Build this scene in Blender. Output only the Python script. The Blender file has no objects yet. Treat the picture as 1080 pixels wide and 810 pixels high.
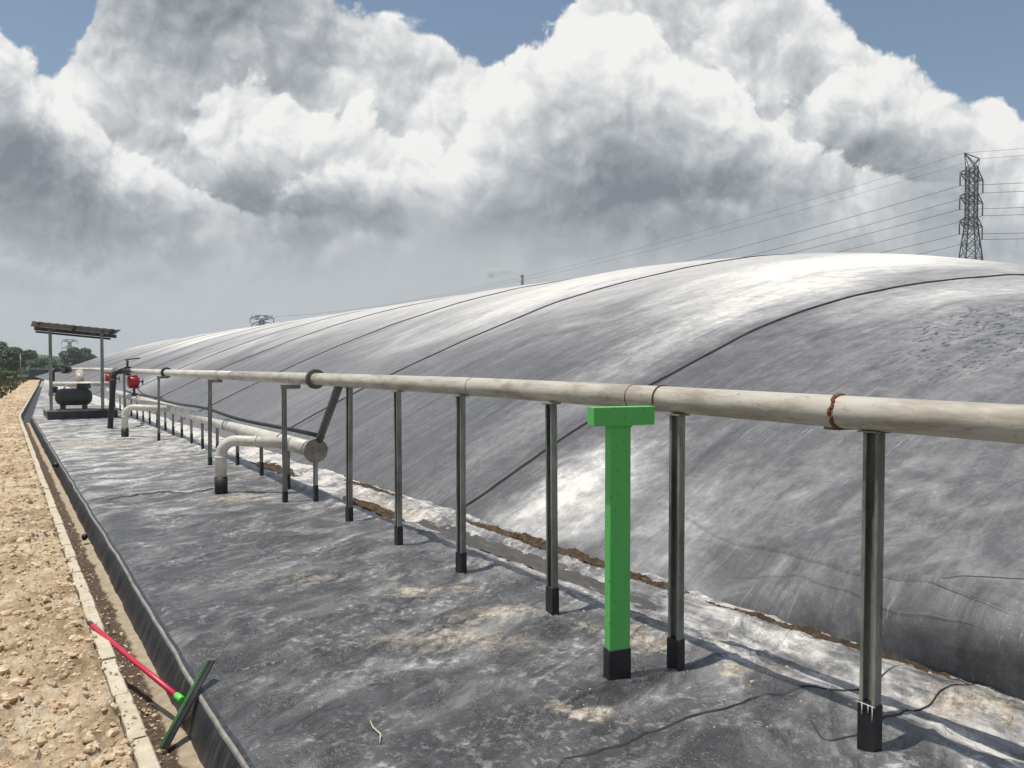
import bpy, math, random
import numpy as np
from mathutils import Vector, Matrix
rnd = random.Random(7)
S = bpy.context.scene
R = math.radians

# ------------------------------------------------------------------ camera
cd = bpy.data.cameras.new('camera'); cam = bpy.data.objects.new('camera', cd); S.collection.objects.link(cam)
cam.location = (0, 0, 1.6)
cam.rotation_euler = (R(90 - 1.43), 0, R(-34))
cd.sensor_width = 36; cd.lens = 800 / 1080 * 36; cd.clip_start = .05; cd.clip_end = 8000
S.camera = cam
S.view_settings.view_transform = 'Standard'; S.view_settings.look = 'None'
S.view_settings.exposure = 0; S.view_settings.gamma = 1; S.view_settings.use_curve_mapping = False
S.cycles.volume_bounces = 1; S.cycles.max_bounces = 6

SUN = Vector((-.33, .08, 1.42)).normalized()
el = math.asin(SUN.z); azi = math.atan2(SUN.x, SUN.y)
ld = bpy.data.lights.new('sun', 'SUN'); sun = bpy.data.objects.new('sun', ld); S.collection.objects.link(sun)
ld.energy = 3.9; ld.angle = R(.53); ld.color = (1, .95, .87)
sun.rotation_euler = SUN.to_track_quat('Z', 'Y').to_euler()


# ------------------------------------------------------------------ node helper
class NT:
    def __init__(s, tree):
        s.t = tree; tree.nodes.clear()
    def n(s, typ, ins=None, **kw):
        nd = s.t.nodes.new(typ)
        for k, v in kw.items(): setattr(nd, k, v)
        for k, v in (ins or {}).items(): s.set(nd.inputs[k], v)
        return nd
    def set(s, sock, v):
        if isinstance(v, bpy.types.NodeSocket): s.t.links.new(v, sock)
        elif isinstance(v, bpy.types.Node): s.t.links.new(v.outputs[0], sock)
        elif sock.type == 'RGBA' and len(v) == 3: sock.default_value = (*v, 1)
        else: sock.default_value = v
    def m(s, op, a, b=0., c=None, clamp=False):
        ins = {0: a, 1: b}
        if c is not None: ins[2] = c
        return s.n('ShaderNodeMath', ins, operation=op, use_clamp=clamp).outputs[0]
    def v(s, op, a, b=(0, 0, 0), out=0):
        return s.n('ShaderNodeVectorMath', {0: a, 1: b}, operation=op).outputs[out]
    def map(s, vec, loc=(0, 0, 0), rot=(0, 0, 0), sc=(1, 1, 1), typ='POINT'):
        return s.n('ShaderNodeMapping', {'Vector': vec, 'Location': loc, 'Rotation': rot, 'Scale': sc}, vector_type=typ).outputs[0]
    def noise(s, vec, scale=1., detail=4., rough=.5, dist=0., lac=2.):
        return s.n('ShaderNodeTexNoise', {'Vector': vec, 'Scale': scale, 'Detail': detail, 'Roughness': rough,
                   'Distortion': dist, 'Lacunarity': lac}).outputs['Fac']
    def rng(s, v, a, b, c=0., d=1., smooth=False):
        return s.n('ShaderNodeMapRange', {0: v, 1: a, 2: b, 3: c, 4: d},
                   interpolation_type='SMOOTHSTEP' if smooth else 'LINEAR').outputs[0]
    def mix(s, f, a, b, blend='MIX'):
        nd = s.n('ShaderNodeMix', data_type='RGBA', blend_type=blend)
        s.set(nd.inputs[0], f); s.set(nd.inputs[6], a); s.set(nd.inputs[7], b)
        return nd.outputs[2]
    def ramp(s, f, stops):
        nd = s.n('ShaderNodeValToRGB', {0: f}); e = nd.color_ramp.elements
        while len(e) < len(stops): e.new(.5)
        for q, (p, c) in zip(e, stops): q.position = p; q.color = (*c, 1)
        return nd.outputs[0]
    def blob(s, vec, cx, cy, rx, ry, deg=0., cz=None, rz=1e3):
        """soft elliptical mask: 1 in the middle, 0 at the rim"""
        q = s.map(vec, (cx, cy, cz or 0), (0, 0, R(deg)), (rx, ry, rz), 'TEXTURE')
        return s.n('ShaderNodeTexGradient', {0: q}, gradient_type='QUADRATIC_SPHERE').outputs[1]
    def sph(s, vec, cx, cy, rx, ry, deg=0.):
        q = s.map(vec, (cx, cy, 0), (0, 0, R(deg)), (rx, ry, 1e3), 'TEXTURE')
        return s.n('ShaderNodeTexGradient', {0: q}, gradient_type='SPHERICAL').outputs[1]


def mat(name):
    m = bpy.data.materials.new(name); m.use_nodes = True
    return m, NT(m.node_tree)


def bsdf(m, t, col, rough=.6, metal=0., bump=None, bstr=.3, bdist=.01, spec=.5, disp_out=True):
    ins = {'Base Color': col, 'Roughness': rough, 'Metallic': metal, 'Specular IOR Level': spec}
    if bump is not None:
        ins['Normal'] = t.n('ShaderNodeBump', {'Height': bump, 'Strength': bstr, 'Distance': bdist}).outputs[0]
    b = t.n('ShaderNodeBsdfPrincipled', ins)
    t.n('ShaderNodeOutputMaterial', {0: b.outputs[0]})
    return b


# ------------------------------------------------------------------ world: sky and clouds
w = bpy.data.worlds.new('World'); S.world = w; w.use_nodes = True
t = NT(w.node_tree)
sky = t.n('ShaderNodeTexSky', sky_type='NISHITA', sun_disc=False)
sky.sun_elevation = el; sky.sun_rotation = azi; sky.air_density = 1.0; sky.dust_density = 1.5; sky.ozone_density = 1.0
D = t.n('ShaderNodeTexCoord').outputs['Generated']
cy, sy = math.cos(R(34)), math.sin(R(34))
dR = t.v('DOT_PRODUCT', D, (cy, -sy, 0), out=1); dF = t.v('DOT_PRODUCT', D, (sy, cy, 0), out=1)
dZ = t.n('ShaderNodeSeparateXYZ', {0: D}).outputs[2]
den = t.m('MAXIMUM', t.m('ABSOLUTE', dF), .22)
px = t.m('MULTIPLY_ADD', t.m('DIVIDE', dR, den), 8., 5.4)      # azimuth-like, in units of about 7 degrees
py = t.m('MULTIPLY_ADD', t.m('DIVIDE', t.m('MAXIMUM', dZ, 0.), den), -8., 3.85)
P0 = t.n('ShaderNodeCombineXYZ', {0: px, 1: py, 2: 0.}).outputs[0]


def n2(vec, scale, detail, rough, dist=0., out='Fac', lac=2.):
    return t.n('ShaderNodeTexNoise', {'Vector': vec, 'Scale': scale, 'Detail': detail, 'Roughness': rough, 'Distortion': dist, 'Lacunarity': lac},
               noise_dimensions='2D').outputs[out]


wn = n2(P0, .9, 3., .5, out='Color')
warp = t.v('MULTIPLY', t.v('SUBTRACT', wn, (.5, .5, .5)), (1.1, .8, 0))
P = t.v('ADD', P0, warp)


def billow(vec):
    vz = t.n('ShaderNodeTexVoronoi', {'Vector': vec, 'Scale': 1.9, 'Detail': 3., 'Roughness': .55, 'Lacunarity': 2.3},
             feature='F1', voronoi_dimensions='2D', normalize=True).outputs['Distance']
    nz = n2(vec, 1.6, 5., .52)
    return t.m('SUBTRACT', t.m('MULTIPLY', nz, .9), t.m('MULTIPLY', vz, .75))   # about -.1 .. .45


PB = t.v('ADD', P0, t.v('MULTIPLY', warp, (.5, .5, 0)))
bw1 = billow(PB); bw2 = billow(t.v('ADD', PB, (-.07, -.12, 0)))
relief = t.m('SUBTRACT', bw1, bw2)
bc = t.m('SUBTRACT', bw1, .18)


def curve(pts, off=60.):
    """a crest line: height y as a function of px"""
    nd = t.n('ShaderNodeFloatCurve', {0: 1., 1: t.rng(px, -2., 13.)}); c = nd.mapping.curves[0]
    f = [((x + 2) / 15, (y + 2) / 12) for x, y in pts]; c.points[0].location = f[0]; c.points[1].location = f[-1]
    for q in f[1:-1]: c.points.new(*q)
    for q in c.points: q.handle_type = 'VECTOR'
    nd.mapping.extend = 'HORIZONTAL'; nd.mapping.update()
    return t.m('MULTIPLY_ADD', nd.outputs[0], 12., -2.)


lum = None; cover = None
def layer(pts, bright, dark, depth, bumps, soft=.10, win=None, deep=None):
    """one cumulus bank: billowing lit crest fading into a grey base"""
    global lum, cover
    e = t.m('MULTIPLY_ADD', bc, bumps, t.m('SUBTRACT', py, curve(pts)))
    mask = t.rng(e, 0., soft, 0., 1., True)
    l = t.rng(t.m('MULTIPLY_ADD', bc, -.9, e), -.1, depth, bright, dark, True)
    pw = t.m('MULTIPLY_ADD', bc, 1.2, px)
    if win: mask = t.m('MULTIPLY', mask, t.m('MULTIPLY', t.rng(pw, win[0], win[0] + win[2], 0., 1., True), t.rng(pw, win[1] - win[2], win[1], 1., 0., True)))
    if deep: mask = t.m('MULTIPLY', mask, t.rng(e, deep[0], deep[1], 1., 0., True))
    if lum is None: lum, cover = l, mask
    else:
        lum = t.m('MULTIPLY_ADD', t.m('SUBTRACT', l, lum), mask, lum); cover = t.m('MAXIMUM', cover, mask)


layer([(-2, .2), (0, .25), (.3, .55), (.6, .75), (.9, .5), (1.2, -.2), (3.3, -.4), (3.6, .1), (4.1, .18), (4.5, .38), (4.9, .62), (5.3, .72), (5.7, .45), (6.1, -.1), (6.4, -.8),
       (8.4, -.8), (8.62, 0), (9.0, .42), (9.6, .72), (9.9, .98), (10.5, 1.08), (10.8, 1.3), (11.6, 1.5), (13, 1.2)], .90, .60, 1.5, .55, .10)
layer([(-2, 1.2), (6.2, 1.1), (6.7, .2), (7.6, .1), (8.2, .7), (13, .9)], .80, .62, 1.2, .6, .5, (6., 8.7, .8), (.8, 1.6))
layer([(-2, 1.6), (7.8, 1.45), (8.2, 1.2), (8.45, .9), (8.8, .68), (9.3, .72), (9.65, .92), (10.1, 1.15), (10.6, 1.2), (11, 1.6), (13, 2.)], 1.0, .34, 1.15, .7, .10, (7.9, 14, .5))
layer([(-2, 1.9), (1.6, 1.8), (1.9, 1.5), (2.2, 1.05), (2.6, .9), (3.1, .95), (3.4, 1.2), (3.9, 1.1), (4.3, 1.3), (4.7, 1.5), (5.1, 1.0), (5.4, .62), (5.7, .32), (6.2, .12), (6.7, .18), (7.1, .45), (7.5, .72), (7.9, 1.05), (8.3, 1.4),
       (8.8, 1.65), (9.6, 1.9), (13, 2.1)], .98, .34, 1.4, .75, .12, (1.5, 10.2, 1.1))
layer([(-2, 2.3), (2.5, 2.25), (2.9, 2.0), (3.3, 1.75), (3.8, 1.62), (4.3, 1.95), (4.7, 2.2), (13, 2.3)], .88, .42, .8, .7, .2, (2.6, 5., .8), (.5, 1.))
layer([(-2, .5), (0, .55), (.2, .6), (.45, .95), (.8, 1.15), (1.1, 1.35), (1.5, 1.65), (1.9, 1.85), (2.3, 2.05), (2.8, 2.2), (13, 2.3)], 1.0, .33, .95, .6, .11, (-3, 3.3, 1.1))
layer([(-2, 2.6), (3.4, 2.55), (3.8, 2.35), (4.2, 2.4), (13, 2.8)], .74, .45, .4, .5, .2, (3.1, 5., .7), (.2, .5))
layer([(-2, 2.6), (.3, 2.6), (.8, 2.75), (13, 2.9)], .62, .5, .4, .5, .25, (-.5, 1.6, .8), (.15, .4))
layer([(-2, 2.0), (6.8, 2.1), (7.3, 1.95), (7.9, 2.1), (13, 2.3)], .62, .42, .4, .6, .3, (6.6, 8.6, .8), (.25, .6))
for (cx, cyy, rx, ry, deg, amp) in [(2.2, .0, 2.3, 1.15, 3, -.80), (.1, 1.75, 1.1, .6, 20, -.42), (4.3, .85, 1.0, .45, 20, -.25), (6.9, 2.15, 2.2, .75, -5, -.36), (3.3, 2.35, 1.9, .6, 8, -.36), (9.0, 1.9, 1.7, .6, 0, -.32), (1.1, 2.4, 2.0, .5, 0, -.25), (5.3, 2.5, 1.8, .5, 0, -.2),
                                    (6.4, .9, 1.5, .9, 20, .22), (4.6, 1.3, 1.4, .7, 0, .15), (5.3, 1.7, 1.2, .6, 0, .14), (10.7, 2.2, .9, 1.1, 0, .22), (2.9, 1.4, 1.0, .6, 0, .12)]:
    lum = t.m('MULTIPLY_ADD', t.sph(P, cx, cyy, rx, ry, deg), amp, lum)
lum = t.m('MULTIPLY_ADD', relief, .66, t.m('ADD', lum, .035))
lum = t.m('MULTIPLY_ADD', bc, .30, lum)
low = t.rng(t.m('MULTIPLY_ADD', t.m('SUBTRACT', n2(P0, .5, 2., .5), .5), 1.2, py), 1.9, 3.3, 0., 1., True)
lum = t.m('MULTIPLY_ADD', t.m('SUBTRACT', t.rng(px, 1., 9., .61, .52), lum), t.m('MULTIPLY', low, .93), lum)
cover = t.m('MAXIMUM', cover, low)
ccol = t.ramp(lum, [(0., (.20, .22, .25)), (.22, (.30, .325, .355)), (.45, (.43, .455, .48)), (.66, (.61, .63, .65)), (.84, (.81, .815, .81)), (1., (.96, .95, .925))])
ccol10 = t.v('SCALE', ccol); ccol10.node.inputs['Scale'].default_value = 9.6
skyc = t.mix(cover, t.v('MULTIPLY', sky.outputs[0], (1.12, 1.12, 1.05)), ccol10)
bg = t.n('ShaderNodeBackground', {0: skyc, 1: .1})
t.n('ShaderNodeOutputWorld', {0: bg.outputs[0]})
w.cycles.sampling_method = 'MANUAL'; w.cycles.sample_map_resolution = 256

# ------------------------------------------------------------------ numpy noise
_r = np.random.RandomState(3)
_perm = _r.permutation(512); _ang = _r.rand(512) * 2 * np.pi


def pn(x, y, seed=0):
    x = np.asarray(x, float) + seed * 17.13; y = np.asarray(y, float) + seed * 9.71
    xi = np.floor(x).astype(int); yi = np.floor(y).astype(int); xf = x - xi; yf = y - yi
    def g(ix, iy, dx, dy):
        a = _ang[_perm[(_perm[ix & 511] + iy) & 511]]
        return np.cos(a) * dx + np.sin(a) * dy
    u = xf * xf * xf * (xf * (xf * 6 - 15) + 10); v = yf * yf * yf * (yf * (yf * 6 - 15) + 10)
    a = g(xi, yi, xf, yf) * (1 - u) + g(xi + 1, yi, xf - 1, yf) * u
    b = g(xi, yi + 1, xf, yf - 1) * (1 - u) + g(xi + 1, yi + 1, xf - 1, yf - 1) * u
    return (a * (1 - v) + b * v) * 1.5


def fbm(x, y, o=4, seed=0, rough=.5):
    r = 0; a = 1.; f = 1.
    for k in range(o):
        r = r + a * pn(x * f, y * f, seed + k * 3.3); a *= rough; f *= 2.03
    return r


# ------------------------------------------------------------------ mesh helper
class MB:
    def __init__(s): s.v = []; s.f = []; s.sm = []
    def add(s, vs, fs, smooth=False):
        o = len(s.v); s.v += [tuple(p) for p in vs]
        for f in fs: s.f.append([i + o for i in f]); s.sm.append(smooth)
        return s
    def box(s, c, d, rz=0., M=None):
        x, y, z = d[0] / 2, d[1] / 2, d[2] / 2
        vs = [Vector((a * x, b * y, e * z)) for a in (-1, 1) for b in (-1, 1) for e in (-1, 1)]
        mm = M if M is not None else Matrix.Rotation(rz, 3, 'Z')
        vs = [mm @ p + Vector(c) for p in vs]
        return s.add(vs, [(0, 1, 3, 2), (4, 6, 7, 5), (0, 4, 5, 1), (2, 3, 7, 6), (0, 2, 6, 4), (1, 5, 7, 3)])
    def beam(s, a, b, wd, ht=None, up=(0, 0, 1)):
        a = Vector(a); b = Vector(b); d = b - a; q = d.normalized(); u = Vector(up)
        if abs(q.dot(u)) > .99: u = Vector((1, 0, 0))
        sx = q.cross(u).normalized(); uz = sx.cross(q)
        M = Matrix((sx, q, uz)).transposed()
        return s.box((a + b) / 2, (wd, d.length, ht or wd), M=M)
    def tube(s, pts, r, n=12, cap=True, smooth=True):
        pts = [Vector(p) for p in pts]; k = len(pts)
        rr = r if isinstance(r, (list, tuple)) else [r] * k
        T = [((pts[min(i + 1, k - 1)] - pts[max(i - 1, 0)]).normalized()) for i in range(k)]
        u = Vector((0, 0, 1)) if abs(T[0].z) < .9 else Vector((1, 0, 0))
        u = (u - T[0] * u.dot(T[0])).normalized(); vs = []
        for i in range(k):
            u = (u - T[i] * u.dot(T[i])).normalized(); w_ = T[i].cross(u)
            for j in range(n):
                a = 2 * math.pi * j / n
                vs.append(pts[i] + (u * math.cos(a) + w_ * math.sin(a)) * rr[i])
        fs = [(i * n + j, i * n + (j + 1) % n, (i + 1) * n + (j + 1) % n, (i + 1) * n + j) for i in range(k - 1) for j in range(n)]
        s.add(vs, fs, smooth)
        if cap:
            o = len(s.v) - n * k
            s.f.append([o + j for j in reversed(range(n))]); s.sm.append(False)
            s.f.append([o + (k - 1) * n + j for j in range(n)]); s.sm.append(False)
        return s
    def prism(s, prof, z0, z1, loc=(0, 0), rz=0.):
        n = len(prof); c, q = math.cos(rz), math.sin(rz)
        P2 = [(loc[0] + c * x - q * y, loc[1] + q * x + c * y) for x, y in prof]
        s.add([(x, y, z0) for x, y in P2] + [(x, y, z1) for x, y in P2],
              [(i, (i + 1) % n, n + (i + 1) % n, n + i) for i in range(n)])
        o = len(s.v) - 2 * n
        s.f.append([o + i for i in reversed(range(n))]); s.sm.append(False)
        s.f.append([o + n + i for i in range(n)]); s.sm.append(False)
        return s
    def sphere(s, c, r, sc=(1, 1, 1), nu=12, nv=8):
        vs = [(c[0] + r * sc[0] * math.sin(math.pi * i / nv) * math.cos(2 * math.pi * j / nu),
               c[1] + r * sc[1] * math.sin(math.pi * i / nv) * math.sin(2 * math.pi * j / nu),
               c[2] + r * sc[2] * math.cos(math.pi * i / nv)) for i in range(nv + 1) for j in range(nu)]
        return s.add(vs, [(i * nu + j, (i + 1) * nu + j, (i + 1) * nu + (j + 1) % nu, i * nu + (j + 1) % nu) for i in range(nv) for j in range(nu)], True)
    def build(s, name, m, parent=None, bevel=0, off=None):
        me = bpy.data.meshes.new(name)
        vs = s.v if off is None else [(x - off[0], y - off[1], z - off[2]) for x, y, z in s.v]
        me.from_pydata(vs, [], s.f); me.polygons.foreach_set('use_smooth', s.sm); me.materials.append(m); me.update()
        o = bpy.data.objects.new(name, me); S.collection.objects.link(o)
        if parent:
            o.parent = parent
            if off is None and parent.type == 'EMPTY': o.matrix_parent_inverse = Matrix.Translation(-parent.location)
            elif off is None and parent.parent: o.matrix_parent_inverse = Matrix.Translation(-parent.parent.location)
        if bevel:
            b = o.modifiers.new('bevel', 'BEVEL'); b.width = bevel; b.segments = 2; b.limit_method = 'ANGLE'
        return o


def grid(name, X, Y, Z, m, parent=None, smooth=True):
    ny, nx = X.shape
    v = np.stack([X.ravel(), Y.ravel(), Z.ravel()], 1)
    i = np.arange((ny - 1) * (nx - 1)); r = i // (nx - 1); c = i % (nx - 1); a = r * nx + c
    f = np.stack([a, a + 1, a + nx + 1, a + nx], 1)
    me = bpy.data.meshes.new(name)
    me.vertices.add(len(v)); me.vertices.foreach_set('co', v.ravel())
    me.loops.add(f.size); me.loops.foreach_set('vertex_index', f.ravel())
    me.polygons.add(len(f)); me.polygons.foreach_set('loop_start', np.arange(len(f)) * 4)
    me.polygons.foreach_set('loop_total', np.full(len(f), 4)); me.polygons.foreach_set('use_smooth', np.full(len(f), smooth))
    me.materials.append(m); me.update(calc_edges=True); me.validate()
    o = bpy.data.objects.new(name, me); S.collection.objects.link(o)
    if parent: o.parent = parent
    return o


def tag(o, label=None, cat=None, group=None, kind=None):
    if label: o['label'] = label
    if cat: o['category'] = cat
    if group: o['group'] = group
    if kind: o['kind'] = kind
    return o


def thing(name, loc, label, cat, group=None):
    o = bpy.data.objects.new(name, None); S.collection.objects.link(o); o.location = loc; o.empty_display_size = .2
    bpy.context.view_layer.update() if False else None
    return tag(o, label, cat, group)


def cw(X, Z):  # camera-heading axes (right, ahead) to world
    return (.829 * X + .559 * Z, -.559 * X + .829 * Z)


# ------------------------------------------------------------------ materials
def liner_material(name, dome=False):
    m, t = mat(name)
    O = t.n('ShaderNodeTexCoord').outputs['Object']
    Q = t.map(O, rot=(0, 0, R(-28)))
    sep = t.n('ShaderNodeSeparateXYZ', {0: O}).outputs
    wc = t.n('ShaderNodeTexNoise', {'Vector': O, 'Scale': 2.6, 'Detail': 6., 'Roughness': .68}).outputs['Color']
    wq = t.v('SUBTRACT', wc, (.5, .5, .5))
    Ow = t.v('ADD', O, t.v('MULTIPLY', wq, (.5, .5, .3)))
    big = t.noise(O, .6, 3, .55, .4)
    mot = t.noise(O, 4.2, 10, .74, .35) if dome else t.noise(t.map(Q, sc=(.75, 1.25, 1)), 2.3, 8, .66, .7)                     # dusty mottling
    fine = t.noise(O, 19, 7, .76 if dome else .68)
    speck = t.noise(O, 70, 3, .62)
    vor = t.n('ShaderNodeTexVoronoi', {'Vector': t.v('ADD', O, t.v('MULTIPLY', wq, (.9, .9, .9))), 'Scale': .95}, feature='DISTANCE_TO_EDGE').outputs[0]
    vor2 = t.n('ShaderNodeTexVoronoi', {'Vector': t.v('ADD', t.map(Q, sc=(.55, 1.6, 1)), t.v('MULTIPLY', wq, (.8, .8, .8))), 'Scale': 2.1}, feature='DISTANCE_TO_EDGE').outputs[0]
    if not dome:
        wr = t.noise(t.map(Q, sc=(.55, 1.9, 1)), 3.1, 6, .6, .9)          # wrinkle field, runs across the strip
        dust_sheen = t.m('MULTIPLY', t.rng(mot, .44, .62), t.rng(big, .30, .60, .35, 1.))
        dust_sheen = t.m('MULTIPLY_ADD', t.m('MULTIPLY', t.rng(fine, .50, .60), t.rng(t.noise(O, 1.7, 6, .7), .46, .58)), .36, t.m('MULTIPLY', dust_sheen, .44))
        nb = t.rng(t.n('ShaderNodeSeparateXYZ', {0: Ow}).outputs[0], 3.0, 3.45, 0, 1, True)
        dust_sheen = t.m('MULTIPLY_ADD', nb, t.rng(t.noise(t.map(O, sc=(2.2, .5, 1)), 4, 6, .68), .38, .62, .10, .62), dust_sheen)
        far = t.rng(sep[1], 4.5, 17, 0, 1, True)
        dust_sheen = t.m('MULTIPLY_ADD', far, t.rng(mot, .36, .62, .26, .58), dust_sheen)
        dust_sheen = t.m('MULTIPLY_ADD', t.rng(wr, .52, .64), .22, dust_sheen)
        col = t.ramp(dust_sheen, [(0, (.052, .051, .051)), (.22, (.105, .104, .104)), (.45, (.20, .198, .195)), (.7, (.38, .372, .355)), (1, (.66, .63, .575))])
        dust_sheen = t.m('ADD', dust_sheen, .0)
        tan = None
        for (cx, cyy, rx, ry, dg, a) in [(2.15, 3.85, .75, .26, -30, .75), (2.62, 4.05, .5, .25, -10, .9), (2.45, 4.75, .5, .22, -25, .8), (1.95, 2.05, .5, .14, -40, 1.0), (2.4, 9.4, .6, .45, 0, .95), (1.5, 17.5, 1.5, 1.0, -30, 1.1),
                                        (2.25, 2.62, .34, .06, -60, .9), (3.25, 2.55, .3, .10, -30, 1.1), (3.75, 1.75, .4, .2, -50, .9), (3.05, 3.3, .2, .6, 8, .8), (2.0, 13.6, .8, .5, 0, .5), (3.5, 11.5, .3, 1.6, 0, .9), (1.9, 5.6, .7, .3, -20, .5), (3.7, 8, .4, 2.2, 0, .7)]:
            q = t.m('MULTIPLY', t.sph(Ow, cx, cyy, rx, ry, dg), a); tan = q if tan is None else t.m('ADD', tan, q)
        tm = t.m('MULTIPLY', t.rng(tan, .05, .6, 0, 1), t.rng(t.m('MULTIPLY_ADD', tan, .16, t.noise(t.map(Q, sc=(.6, 1.6, 1)), 5, 9, .76, .6)), .50, .62, 0, .85))
        col = t.mix(tm, col, t.ramp(fine, [(.38, (.20, .145, .10)), (.50, (.42, .36, .28)), (.62, (.60, .56, .48))]))
        crease = t.m('MULTIPLY', t.rng(vor2, .0, .018, .5, 0.), t.rng(big, .42, .55))
        col = t.mix(crease, col, (.34, .335, .32))
        bump = t.m('MULTIPLY_ADD', fine, .05, t.m('MULTIPLY_ADD', wr, .9, t.m('MULTIPLY', t.rng(vor2, 0, .05), .10)))
        bs = (1., .045); rough = t.rng(dust_sheen, .0, .6, .30, .58)
    else:
        streak = t.noise(t.map(O, rot=(0, 0, R(4)), sc=(.25, 2.6, .5)), 2.0, 8, .70, .35)
        sc2 = t.noise(t.map(O, rot=(0, 0, R(-6)), sc=(.45, 5., 1)), 2.6, 7, .68, .3)
        patch = t.noise(t.map(O, sc=(.35, .55, .35)), .75, 6, .62, 1.5)
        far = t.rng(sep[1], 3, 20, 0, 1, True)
        h = t.rng(t.m('MULTIPLY_ADD', t.m('SUBTRACT', patch, .5), 3.4, sep[2]), t.m('MULTIPLY_ADD', far, -.5, 1.6), 4.2, 0, 1, True)  # upper cover paler: whitish dust plus grazing sheen put into the colour
        dust_sheen = t.m('MULTIPLY_ADD', h, .54, t.m('MULTIPLY_ADD', t.rng(streak, .40, .66), .14, t.m('MULTIPLY', t.m('MULTIPLY', t.rng(mot, .44, .64), t.m('SUBTRACT', 1.3, far)), .08)))
        dust_sheen = t.m('ADD', t.m('MULTIPLY_ADD', far, .16, dust_sheen), .04)
        nearw = t.rng(t.n('ShaderNodeSeparateXYZ', {0: Ow}).outputs[1], 3.5, 6.0, 1, 0, True)
        lowz = t.rng(t.m('MULTIPLY_ADD', t.m('SUBTRACT', big, .5), 1.6, sep[2]), .5, 1.15, 1, 0, True)
        dust_sheen = t.m('MULTIPLY_ADD', t.m('MULTIPLY', nearw, lowz), t.rng(t.noise(O, 1.8, 6, .62, 1.), .42, .66, .0, .24), dust_sheen)
        dust_sheen = t.m('MULTIPLY_ADD', t.rng(fine, .48, .66), .09, dust_sheen)
        wv = t.v('ADD', O, t.v('MULTIPLY', wq, (1.6, 1.2, 0)))
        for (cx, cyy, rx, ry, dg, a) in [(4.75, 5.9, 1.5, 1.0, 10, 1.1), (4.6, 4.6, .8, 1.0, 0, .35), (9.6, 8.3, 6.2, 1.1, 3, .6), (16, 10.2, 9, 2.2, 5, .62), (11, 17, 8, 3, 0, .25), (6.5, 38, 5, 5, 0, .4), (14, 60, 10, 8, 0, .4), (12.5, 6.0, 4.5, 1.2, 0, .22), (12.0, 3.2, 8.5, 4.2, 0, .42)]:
            dust_sheen = t.m('MULTIPLY_ADD', t.m('MULTIPLY', t.sph(wv, cx, cyy, rx, ry, dg), a), t.rng(mot, .32, .64, .62, 1.), dust_sheen)  # white patches and streaks, with the highlight of the upper cover painted in
        dark = t.rng(t.noise(t.map(O, rot=(0, 0, R(5)), sc=(.5, 2.4, .6)), 1.2, 7, .70, .5), .55, .72, 0, .20)
        dust_sheen = t.m('SUBTRACT', dust_sheen, dark)
        sm = t.sph(wv, 9.6, 4.2, 2.6, 1.0, 10)
        sc_ = t.m('MULTIPLY', t.rng(sm, .05, .5), t.rng(t.noise(t.map(O, rot=(0, 0, R(50)), sc=(1, 3, 1)), 7, 3, .6), .57, .62))
        dust_sheen = t.m('SUBTRACT', dust_sheen, t.m('MULTIPLY', sc_, .6))
        col = t.ramp(dust_sheen, [(0, (.060, .060, .063)), (.2, (.115, .115, .118)), (.42, (.22, .22, .22)), (.68, (.41, .405, .395)), (1, (.74, .71, .65))])
        scr = t.m('MULTIPLY', t.rng(t.noise(t.map(O, rot=(0, 0, R(-10)), sc=(.5, 11, 1)), 2.7, 4, .65, .2), .62, .69, 0, .5), t.rng(big, .38, .6))
        col = t.mix(scr, col, (.45, .46, .47))
        bump = t.m('MULTIPLY_ADD', sc2, .40, t.m('MULTIPLY', mot, .30))
        bs = (.75, .03); rough = t.rng(dust_sheen, 0, 1, .50, .78)
    col = t.mix(t.rng(speck, .64, .70, 0, .35), col, (.55, .54, .51))
    bsdf(m, t, col, rough, bump=bump, bstr=bs[0], bdist=bs[1], spec=.5)
    return m


M_liner = liner_material('geomembrane_floor')
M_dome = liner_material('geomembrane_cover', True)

m, t = mat('black_geomembrane'); O = t.n('ShaderNodeTexCoord').outputs['Object']
st = t.noise(t.map(O, sc=(6, 30, 3)), 1., 4, .6)
bsdf(m, t, t.ramp(st, [(.35, (.018, .019, .021)), (.6, (.05, .052, .055)), (.75, (.14, .14, .14))]), .5, bump=st, bdist=.006); M_skirt = m

m, t = mat('black_plastic'); O = t.n('ShaderNodeTexCoord').outputs['Object']
bsdf(m, t, t.ramp(t.noise(O, 8, 4, .6), [(.4, (.010, .010, .011)), (.75, (.035, .035, .037))]), .5, bump=t.noise(O, 20, 3), bdist=.002); M_black = m

m, t = mat('seam_line'); O = t.n('ShaderNodeTexCoord').outputs['Object']
bsdf(m, t, t.ramp(t.noise(O, 3, 4, .6), [(.35, (.012, .012, .014)), (.7, (.05, .05, .055))]), .6); M_seam = m

m, t = mat('stitched_weld'); O = t.n('ShaderNodeTexCoord').outputs['Object']
wv_ = t.n('ShaderNodeTexWave', {'Vector': O, 'Scale': 9., 'Distortion': 1.5, 'Detail': 2.}, bands_direction='X').outputs['Fac']
bsdf(m, t, t.mix(t.m('MULTIPLY', t.rng(wv_, .5, .9), t.rng(t.noise(O, 6, 6, .75), .46, .60)), (.085, .085, .088), (.27, .265, .25)), .55, bump=wv_, bdist=.004); M_weld = m


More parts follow.
